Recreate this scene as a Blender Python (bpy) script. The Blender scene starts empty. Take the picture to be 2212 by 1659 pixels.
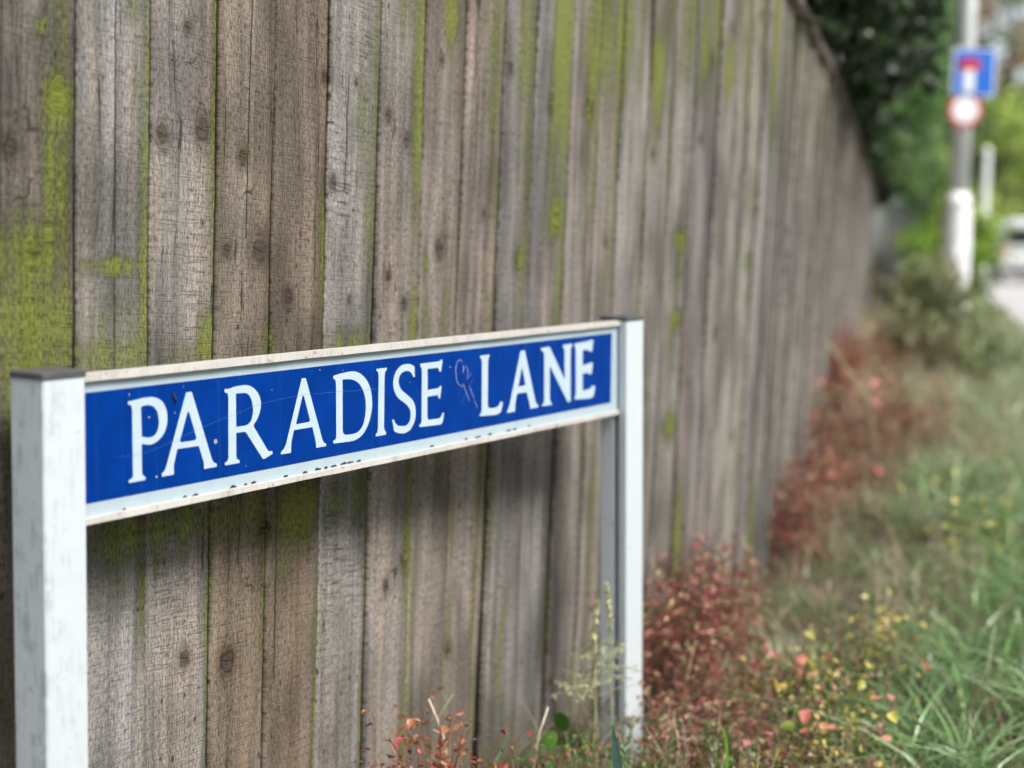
import bpy, bmesh, math, random
import numpy as np
from mathutils import Vector, Matrix

random.seed(7)
rng = np.random.default_rng(11)
scene = bpy.context.scene
COL = scene.collection

# ------------------------------------------------------------------ camera
CAM_H = 0.97
cam = bpy.data.cameras.new("camera")
cam_ob = bpy.data.objects.new("camera", cam)
COL.objects.link(cam_ob)
PITCH, ROLL = math.atan(295 / 3070), 0.008
fw = Vector((0, math.cos(PITCH), -math.sin(PITCH)))
r0 = Vector((1, 0, 0)); u0 = r0.cross(fw)
rt = r0 * math.cos(ROLL) + u0 * math.sin(ROLL)
upv = u0 * math.cos(ROLL) - r0 * math.sin(ROLL)
cm = Matrix((rt, upv, -fw)).transposed().to_4x4()
cm.translation = (0, 0, CAM_H)
cam_ob.matrix_world = cm
cam.sensor_width = 36.0
cam.lens = 3070 / 2212 * 36
cam.clip_start, cam.clip_end = 0.05, 2000
cam.dof.use_dof = True
cam.dof.focus_distance = 1.92
cam.dof.aperture_fstop = 2.15
cam.dof.aperture_blades = 0
scene.camera = cam_ob

# ------------------------------------------------------------------ sky, sun, exposure
SUN_AZ, SUN_EL = math.radians(132), math.radians(51)      # azimuth clockwise from +Y
world = bpy.data.worlds.new("World")
scene.world = world
world.use_nodes = True
wn = world.node_tree
wn.nodes.clear()
w_out = wn.nodes.new("ShaderNodeOutputWorld")
w_bg = wn.nodes.new("ShaderNodeBackground")
w_sky = wn.nodes.new("ShaderNodeTexSky")
w_sky.sky_type = 'NISHITA'
w_sky.sun_disc = False
w_sky.sun_elevation = SUN_EL
w_sky.sun_rotation = SUN_AZ
w_sky.air_density, w_sky.dust_density, w_sky.ozone_density = 1.0, 1.6, 1.0
w_hs = wn.nodes.new("ShaderNodeHueSaturation")            # thin cloud: a whiter sky
w_hs.inputs["Saturation"].default_value = 0.42
wn.links.new(w_sky.outputs[0], w_hs.inputs["Color"])
wn.links.new(w_hs.outputs[0], w_bg.inputs[0])
w_bg.inputs[1].default_value = 0.05
wn.links.new(w_bg.outputs[0], w_out.inputs[0])

sun = bpy.data.lights.new("sun", 'SUN')
sun.energy = 1.5
sun.angle = math.radians(22)
sun.color = (1.0, 0.96, 0.9)
sun_ob = bpy.data.objects.new("sun", sun)
COL.objects.link(sun_ob)
sd = Vector((math.sin(SUN_AZ) * math.cos(SUN_EL), math.cos(SUN_AZ) * math.cos(SUN_EL), math.sin(SUN_EL)))
sun_ob.rotation_euler = (-sd).to_track_quat('-Z', 'Y').to_euler()

scene.view_settings.view_transform = 'Standard'
scene.view_settings.look = 'None'
scene.view_settings.gamma = 1.0
scene.view_settings.exposure = 1.95
scene.cycles.use_denoising = True
scene.cycles.use_adaptive_sampling = True
scene.cycles.adaptive_threshold = 0.03
scene.cycles.max_bounces = 5
scene.cycles.diffuse_bounces = 3
scene.cycles.glossy_bounces = 2
scene.cycles.transparent_max_bounces = 6

# ------------------------------------------------------------------ helpers
def tag(o, label=None, cat=None, group=None, kind=None):
    if label: o["label"] = label
    if cat: o["category"] = cat
    if group: o["group"] = group
    if kind: o["kind"] = kind
    return o

def empty(name, loc=(0, 0, 0), rz=0.0):
    o = bpy.data.objects.new(name, None)
    o.empty_display_size = 0.05
    o.location = loc
    o.rotation_euler = (0, 0, rz)
    COL.objects.link(o)
    return o

def link(name, me, mat=None, parent=None):
    if mat is not None and not me.materials:
        me.materials.append(mat)
    o = bpy.data.objects.new(name, me)
    COL.objects.link(o)
    if parent is not None:
        o.parent = parent
    return o

def np_mesh(name, verts, faces, smooth=False):
    """verts (n,3) array, faces (m,k) int array of one polygon size."""
    verts = np.asarray(verts, dtype=np.float32)
    faces = np.asarray(faces, dtype=np.int32)
    me = bpy.data.meshes.new(name)
    m, k = faces.shape
    me.vertices.add(len(verts))
    me.vertices.foreach_set("co", verts.ravel())
    me.loops.add(m * k)
    me.loops.foreach_set("vertex_index", faces.ravel())
    me.polygons.add(m)
    me.polygons.foreach_set("loop_start", np.arange(0, m * k, k, dtype=np.int32))
    if smooth:
        me.polygons.foreach_set("use_smooth", np.ones(m, dtype=bool))
    me.update(calc_edges=True)
    return me

def set_col(me, cols, name="Col"):
    cols = np.asarray(cols, dtype=np.float32)
    if cols.shape[1] == 3:
        cols = np.concatenate([cols, np.ones((len(cols), 1), np.float32)], 1)
    at = me.attributes.new(name, 'FLOAT_COLOR', 'POINT')
    at.data.foreach_set("color", cols.ravel())

def set_vec(me, v, name):
    at = me.attributes.new(name, 'FLOAT_VECTOR', 'POINT')
    at.data.foreach_set("vector", np.asarray(v, dtype=np.float32).ravel())

def set_flt(me, v, name):
    at = me.attributes.new(name, 'FLOAT', 'POINT')
    at.data.foreach_set("value", np.asarray(v, dtype=np.float32).ravel())

class MB:
    """collects boxes, tubes and plates into one mesh"""
    def __init__(self): self.v = []; self.f = []
    def add(self, vs, fs):
        b = len(self.v)
        self.v += [tuple(x) for x in vs]
        self.f += [tuple(i + b for i in q) for q in fs]
        return self
    def box(self, lo, hi):
        x0, y0, z0 = lo; x1, y1, z1 = hi
        return self.add([(x0,y0,z0),(x1,y0,z0),(x1,y1,z0),(x0,y1,z0),(x0,y0,z1),(x1,y0,z1),(x1,y1,z1),(x0,y1,z1)],
                        [(0,3,2,1),(4,5,6,7),(0,1,5,4),(1,2,6,5),(2,3,7,6),(3,0,4,7)])
    def prism(self, prof, z0, z1, shift=(0, 0)):
        n = len(prof)
        vs = [(p[0] + shift[0], p[1] + shift[1], z0) for p in prof] + [(p[0], p[1], z1) for p in prof]
        fs = [(i, (i + 1) % n, n + (i + 1) % n, n + i) for i in range(n)]
        fs += [tuple(range(n - 1, -1, -1)), tuple(range(n, 2 * n))]
        return self.add(vs, fs)
    def tube(self, pts, rad, n=6, cap=True):
        pts = [Vector(p) for p in pts]
        rad = rad if isinstance(rad, (list, tuple)) else [rad] * len(pts)
        vs = []; fs = []
        for i, p in enumerate(pts):
            t = (pts[min(i + 1, len(pts) - 1)] - pts[max(i - 1, 0)]).normalized()
            a = t.orthogonal().normalized() if abs(t.z) < .999 else Vector((1, 0, 0))
            a = (Vector((1, .13, 0)) - t * t.dot(Vector((1, .13, 0)))).normalized() if abs(t.x) < .9 else a
            b = t.cross(a)
            for k in range(n):
                an = 2 * math.pi * k / n
                vs.append(p + (a * math.cos(an) + b * math.sin(an)) * rad[i])
        for i in range(len(pts) - 1):
            for k in range(n):
                fs.append((i*n+k, i*n+(k+1)%n, (i+1)*n+(k+1)%n, (i+1)*n+k))
        if cap:
            fs.append(tuple(range(n - 1, -1, -1))); fs.append(tuple(range((len(pts)-1)*n, len(pts)*n)))
        return self.add(vs, fs)
    def mesh(self, name, smooth=False, bevel=0.0, seg=2):
        me = bpy.data.meshes.new(name)
        me.from_pydata(self.v, [], self.f)
        if bevel:
            bm = bmesh.new(); bm.from_mesh(me)
            ed = [e for e in bm.edges if e.is_manifold and e.calc_face_angle(0) > .5]
            bmesh.ops.bevel(bm, geom=ed, offset=bevel, segments=seg, affect='EDGES', profile=.6, clamp_overlap=True)
            bm.to_mesh(me); bm.free()
        if smooth:
            for p in me.polygons: p.use_smooth = True
        me.update()
        return me
    def build(self, name, mat, parent=None, **kw):
        return link(name, self.mesh(name, **kw), mat, parent)

class NT:
    """small node-tree writer"""
    def __init__(self, name):
        self.m = bpy.data.materials.new(name)
        self.m.use_nodes = True
        self.t = self.m.node_tree
        self.b = self.t.nodes["Principled BSDF"]
    def n(self, typ, **kw):
        nd = self.t.nodes.new(typ)
        for k, v in kw.items(): setattr(nd, k, v)
        return nd
    def l(self, a, b): self.t.links.new(a, b)
    def put(self, sock, v):
        if isinstance(v, bpy.types.NodeSocket): self.l(v, sock)
        elif v is not None: sock.default_value = v
    def math(self, op, a, b=None, c=None, clamp=False):
        nd = self.n("ShaderNodeMath", operation=op, use_clamp=clamp)
        for i, v in enumerate((a, b, c)): self.put(nd.inputs[i], v)
        return nd.outputs[0]
    def comb(self, x, y, z):
        nd = self.n("ShaderNodeCombineXYZ")
        for i, v in enumerate((x, y, z)): self.put(nd.inputs[i], v)
        return nd.outputs[0]
    def sep(self, v):
        nd = self.n("ShaderNodeSeparateXYZ"); self.l(v, nd.inputs[0]); return nd.outputs
    def attr(self, name, out="Vector"):
        nd = self.n("ShaderNodeAttribute", attribute_name=name); return nd.outputs[out]
    def noise(self, vec, scale=1.0, detail=3.0, rough=.55, dist=0.0):
        nd = self.n("ShaderNodeTexNoise")
        self.put(nd.inputs["Vector"], vec)
        nd.inputs["Scale"].default_value = scale
        nd.inputs["Detail"].default_value = detail
        nd.inputs["Roughness"].default_value = rough
        nd.inputs["Distortion"].default_value = dist
        return nd.outputs[0]
    def vor(self, vec, scale=1.0, out="Distance", feature='F1'):
        nd = self.n("ShaderNodeTexVoronoi", feature=feature)
        self.put(nd.inputs["Vector"], vec); nd.inputs["Scale"].default_value = scale
        return nd.outputs[out]
    def ramp(self, fac, a, b, lo=0.0, hi=1.0):
        nd = self.n("ShaderNodeMapRange", interpolation_type='SMOOTHSTEP')
        self.put(nd.inputs[0], fac); nd.inputs[1].default_value = a; nd.inputs[2].default_value = b
        nd.inputs[3].default_value = lo; nd.inputs[4].default_value = hi
        return nd.outputs[0]
    def mix(self, fac, a, b, typ='MIX'):
        nd = self.n("ShaderNodeMix", data_type='RGBA', blend_type=typ)
        self.put(nd.inputs[0], fac)
        for s, v in ((nd.inputs[6], a), (nd.inputs[7], b)):
            if isinstance(v, (tuple, list)): v = (*v[:3], 1.0)
            self.put(s, v)
        return nd.outputs[2]
    def bump(self, h, dist=.001, strength=1.0):
        nd = self.n("ShaderNodeBump"); self.l(h, nd.inputs["Height"])
        nd.inputs["Distance"].default_value = dist; nd.inputs["Strength"].default_value = strength
        self.l(nd.outputs[0], self.b.inputs["Normal"])
    def done(self, color=None, rough=None, spec=None, metal=None):
        if color is not None: self.put(self.b.inputs["Base Color"], (*color, 1) if isinstance(color, tuple) else color)
        if rough is not None: self.put(self.b.inputs["Roughness"], rough)
        if spec is not None: self.b.inputs["Specular IOR Level"].default_value = spec
        if metal is not None: self.b.inputs["Metallic"].default_value = metal
        return self.m

# ------------------------------------------------------------------ materials
def wood_mat():
    t = NT("weathered_wood")
    bp = t.attr("bp"); kn = t.attr("kn"); moss = t.attr("moss", "Fac"); tint = t.attr("tint", "Color")
    u, z, sd_ = t.sep(bp)
    dx, dz, R = t.sep(kn)
    mul, add, sub = (lambda a, b: t.math('MULTIPLY', a, b)), (lambda a, b: t.math('ADD', a, b)), (lambda a, b: t.math('SUBTRACT', a, b))
    def n2(ku, kz, off, detail=2.0, rough=.55, uu=None, slope=0.0):
        zz = t.math('MULTIPLY_ADD', z, kz, off)
        if slope: zz = t.math('MULTIPLY_ADD', u, slope, zz)
        xx = t.math('MULTIPLY_ADD', uu or u, ku, mul(sd_, 9.17))
        nd = t.n("ShaderNodeTexNoise", noise_dimensions='2D')
        t.l(t.comb(xx, zz, 0.0), nd.inputs["Vector"])
        nd.inputs["Scale"].default_value = 1.0; nd.inputs["Detail"].default_value = detail; nd.inputs["Roughness"].default_value = rough
        return nd.outputs[0]
    r2 = add(mul(dx, dx), mul(mul(dz, dz), .36))
    rr = t.math('DIVIDE', r2, mul(R, R))
    psi = t.math('DIVIDE', dx, t.math('MAXIMUM', rr, 1.0))
    wob = mul(sub(n2(10., 2.2, 0., 1), .5), .03)
    uw = add(sub(u, psi), wob)
    fib = n2(420., 14., 3., 3, .6, uw)
    streak = n2(44., 1.3, 11., 4, .6, uw)
    saw = n2(22., 310., 17., 2, .6, None, 20.)
    longc = n2(4., 46., 77., 3, .7, None, 3.)
    grit = n2(400., 110., 5., 3, .75, uw)
    low = n2(7., 3.2, 31., 2)                                     # slow patches: saw-mark strength, warmth
    sawamt = t.ramp(low, .40, .68)
    wn_ = t.n('ShaderNodeTexWhiteNoise', noise_dimensions='1D'); t.l(sd_, wn_.inputs['W'])
    sawamt = mul(mul(sawamt, t.ramp(u, .001, .014)), t.ramp(wn_.outputs['Value'], .25, .85, .15, 1.0))
    sawc = mul(t.ramp(saw, .36, .44, 1.0, 0.0), sawamt)
    longl = mul(t.ramp(t.math('ABSOLUTE', sub(longc, .5)), .003, .016, 1.0, 0.0), sawamt)
    crack = n2(34., .9, 50., 3, .6, uw)
    crackc = mul(t.ramp(t.math('ABSOLUTE', sub(crack, .5)), .002, .011, 1.0, 0.0), t.ramp(streak, .35, .52, 1.0, .0))
    val = t.ramp(streak, .22, .80, .62, 1.16)
    val = mul(val, t.ramp(low, .30, .64, .60, 1.16))
    val = mul(val, t.math('MULTIPLY_ADD', fib, .9, .55))
    val = mul(val, t.ramp(grit, .28, .64, .46, 1.26))
    val = mul(val, sub(1.0, mul(sawc, .5)))
    val = mul(val, sub(1.0, mul(longl, .6)))
    val = mul(val, sub(1.0, mul(crackc, .78)))
    col = t.mix(1.0, tint, t.comb(val, val, val), 'MULTIPLY')
    warm = mul(t.ramp(n2(15., .8, 91., 2, .5, uw), .46, .68), .35)
    col = t.mix(warm, col, t.mix(1.0, col, (1.10, .90, .70), 'MULTIPLY'))
    # dark specks
    vo = t.n("ShaderNodeTexVoronoi", voronoi_dimensions='2D')
    t.l(t.comb(t.math('MULTIPLY_ADD', u, 46., mul(sd_, 3.1)), mul(z, 26.), 0.0), vo.inputs["Vector"]); vo.inputs["Scale"].default_value = 1.0
    hs = t.sep(vo.outputs["Color"])[0]
    col = t.mix(t.ramp(add(vo.outputs["Distance"], mul(sub(.97, hs), .6)), .05, .15, .85, 0.0), col, (.03, .025, .022))
    ck = t.attr("crk", "Fac")
    ckl = t.ramp(t.math('ABSOLUTE', add(ck, mul(sub(n2(3., 30., 71., 2), .5), .004))), .0005, .0022, 1.0, 0.0)
    col = t.mix(mul(ckl, .9), col, (.018, .015, .013))
    # knots
    rk = t.math('DIVIDE', add(mul(dx, dx), mul(mul(dz, dz), .62)), mul(R, R))
    rn = add(t.math('SQRT', rk), mul(sub(n2(95., 75., 41., 3), .5), 1.0))
    inside = t.ramp(rn, .85, 1.05, 1.0, 0.0)
    rings = t.math('MULTIPLY_ADD', t.math('SINE', mul(rn, 15.)), .2, .85)
    kcol = t.mix(1.0, t.mix(.78, tint, (.07, .05, .04)), t.comb(rings, rings, rings), 'MULTIPLY')
    kcol = t.mix(1.0, kcol, t.comb(*[t.math('MULTIPLY_ADD', grit, 1.1, .2)] * 3), 'MULTIPLY')
    kcr = t.ramp(t.math('ABSOLUTE', add(dz, mul(dx, .25))), .0004, .0014, 1.0, 0.0)
    kcol = t.mix(mul(kcr, .9), kcol, (.01, .008, .006))
    halo = mul(t.ramp(rn, 1.0, 3.0, 1.0, 0.0), .62)
    col = t.mix(halo, col, t.mix(1.0, col, (.50, .44, .40), 'MULTIPLY'))
    col = t.mix(mul(inside, .9), col, kcol)
    ring = mul(t.ramp(rn, .80, .96), t.ramp(rn, 1.0, 1.2, 1.0, 0.0))
    col = t.mix(mul(ring, mul(.75, t.ramp(streak, .35, .6, 1.0, .3))), col, (.02, .016, .012))
    # algae and moss
    mn = n2(120., 4.5, 21., 4, .68)
    mb_ = n2(30., 5.5, 63., 4, .62)
    mf = add(mul(moss, 1.25), mul(sub(mn, .5), 1.1))
    mf = add(mf, mul(sub(mb_, .5), 1.3))
    mf = add(mf, mul(sub(grit, .5), .9))
    mmask = mul(t.ramp(mf, .05, 1.18), t.ramp(moss, .01, .25))
    mcol = t.mix(t.ramp(mf, .40, 1.35), (.048, .060, .014), (.165, .195, .026))
    gk = t.ramp(grit, .28, .64, .40, 1.2)
    mcol = t.mix(1.0, mcol, t.comb(gk, gk, gk), 'MULTIPLY')
    mcol = t.mix(mul(add(sawc, longl), .45), mcol, (.02, .03, .006))
    col = t.mix(mul(mmask, .82), col, mcol)
    # relief
    h = add(mul(fib, .6), mul(grit, .7))
    h = sub(h, mul(t.ramp(saw, .36, .44, 1.0, 0.0), .4))
    t.bump(h, .0016, .8)
    return t.done(col, .9, .2)

def leaf_mat(name, rough=.5, spec=.4, trans=.35):
    t = NT(name)
    c = t.attr("Col", "Color")
    ob = t.n("ShaderNodeTexCoord").outputs["Object"]
    nz = t.noise(ob, 60, 2)
    c = t.mix(1.0, c, t.comb(*[t.math('ADD', .7, t.math('MULTIPLY', nz, .6))] * 3), 'MULTIPLY')
    t.done(c, rough, spec)
    tr = t.n("ShaderNodeBsdfTranslucent"); t.l(c, tr.inputs[0])
    mx = t.n("ShaderNodeMixShader"); mx.inputs[0].default_value = trans
    t.l(t.b.outputs[0], mx.inputs[1]); t.l(tr.outputs[0], mx.inputs[2])
    t.l(mx.outputs[0], t.t.nodes["Material Output"].inputs[0])
    return t.m

def paint_mat(name, base, grime_c, amt=.5, rough=.45, rust=0.0, attr=False, scale=1.0):
    t = NT(name)
    ob = t.n("ShaderNodeTexCoord").outputs["Object"]
    x, y, z = t.sep(ob)
    st = t.noise(t.comb(t.math('MULTIPLY', x, 160 * scale), t.math('MULTIPLY', y, 160 * scale), t.math('MULTIPLY', z, 14 * scale)), 1, 5, .65)
    bl = t.noise(ob, 38 * scale, 4, .6)
    g = t.math('MULTIPLY', t.ramp(st, .42, .72), t.ramp(bl, .40, .66))
    fine = t.ramp(t.noise(ob, 900, 2), .58, .7, 0., .35)
    g = t.math('ADD', g, t.math('MULTIPLY', fine, t.ramp(bl, .35, .6)))
    sp = t.math('MULTIPLY', t.ramp(t.vor(ob, 75 * scale), .05, .1, .9, 0.), t.ramp(t.noise(ob, 50, 0), .55, .6))
    g = t.math('ADD', g, sp)
    am = t.math('MULTIPLY', g, t.math('MULTIPLY', t.attr("grime", "Fac"), 1.0)) if attr else t.math('MULTIPLY', g, amt)
    am = t.math('MINIMUM', am, .85)
    c = t.mix(am, base, grime_c)
    c = t.mix(t.ramp(bl, .3, .7, 0., .12), c, (.9, .88, .82) if base[0] > .5 else base, 'MULTIPLY')
    if rust:
        rs = t.math('MULTIPLY', t.ramp(t.noise(ob, 55, 4, .65), .64, .72), rust)
        c = t.mix(rs, c, (.22, .09, .04))
    t.bump(t.math('ADD', st, t.math('MULTIPLY', bl, .6)), .0004, .35)
    return t.done(c, rough, .45)

def plain_mat(name, c, rough=.6, spec=.4, var=.15, scale=20, metal=0.0):
    t = NT(name)
    ob = t.n("ShaderNodeTexCoord").outputs["Object"]
    nz = t.noise(ob, scale, 4)
    k = t.math('ADD', 1 - var, t.math('MULTIPLY', nz, 2 * var))
    col = t.mix(1.0, c, t.comb(k, k, k), 'MULTIPLY')
    return t.done(col, rough, spec, metal)

M = {}
M['wood'] = wood_mat()
M['leaf'] = leaf_mat("leaf", .36, .55, .38)
M['hedge'] = leaf_mat("hedge_leaf", .30, .6, .22)
M['grass'] = leaf_mat("grass_blade", .30, .65, .35)
M['white'] = paint_mat("white_post_paint", (.55, .60, .635), (.34, .37, .38), attr=True, rust=.35)
M['rail'] = paint_mat("rail_paint", (.52, .505, .475), (.30, .24, .19), .8, .5, .7)
M['border'] = paint_mat("white_enamel", (.38, .475, .525), (.45, .50, .50), .35, .32, 0)
M['letter'] = paint_mat("letter_enamel", (.45, .56, .63), (.40, .62, .66), .22, .32, 0)
M['cap'] = plain_mat("grey_plastic", (.075, .075, .08), .55, .4, .5, 60)
M['slot'] = plain_mat("slot_shadow_metal", (.16, .165, .17), .6, .4, .2, 30)
M['chip'] = plain_mat("bare_rusty_metal", (.045, .035, .03), .8, .2, .5, 400)
M['speck'] = plain_mat("pale_speck", (.55, .5, .5), .7, .3, .2, 300)
M['scratch'] = plain_mat("scratched_enamel", (.36, .40, .60), .6, .3, .3, 500)
M['hairline'] = plain_mat("hairline_scratch", (.07, .17, .46), .5, .3, .3, 500)
M['bark'] = plain_mat("bark", (.09, .07, .055), .9, .2, .5, 30)
M['stem'] = leaf_mat("stem", .6, .3, .1)
M['galv'] = plain_mat("galvanised_steel", (.86, .88, .89), .5, .4, .1, 14)
M['road'] = plain_mat("pale_asphalt", (.34, .33, .325), .9, .3, .12, 6)
M['pave'] = plain_mat("pavement", (.42, .41, .40), .9, .3, .12, 4)
M['kerb'] = plain_mat("kerb_stone", (.36, .35, .34), .85, .3, .2, 9)

def blue_mat():
    t = NT("blue_enamel")
    ob = t.n("ShaderNodeTexCoord").outputs["Object"]
    x, y, z = t.sep(ob)
    st = t.noise(t.comb(t.math('MULTIPLY', x, 110.), t.math('MULTIPLY', y, 9.), 0.0), 1, 4, .6)
    dr = t.math('MULTIPLY', t.ramp(st, .55, .75), t.ramp(y, -.075, -.02))
    bl = t.noise(ob, 22, 3)
    c = t.mix(t.ramp(bl, .3, .7), (.0, .027, .19), (.0, .035, .24))
    c = t.mix(t.math('MULTIPLY', dr, .55), c, (.02, .09, .34))
    dot = t.math('MULTIPLY', t.ramp(t.vor(ob, 120.), .035, .06, .8, 0.), t.ramp(t.noise(ob, 90, 0), .6, .66))
    c = t.mix(dot, c, (.10, .22, .50))
    t.bump(t.noise(ob, 130, 3), .0003, .15)
    return t.done(c, .45, .06)
M['blue'] = blue_mat()

def soil_mat():
    t = NT("soil")
    ob = t.n("ShaderNodeTexCoord").outputs["Object"]
    a = t.noise(ob, 6, 5, .6); b = t.noise(ob, 45, 4, .65)
    c = t.mix(t.ramp(a, .35, .65), (.055, .045, .032), (.065, .075, .03))
    c = t.mix(t.ramp(b, .5, .7), c, (.13, .10, .07))
    t.bump(t.math('ADD', a, b), .02, .7)
    return t.done(c, .95, .2)
M['soil'] = soil_mat()
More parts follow.
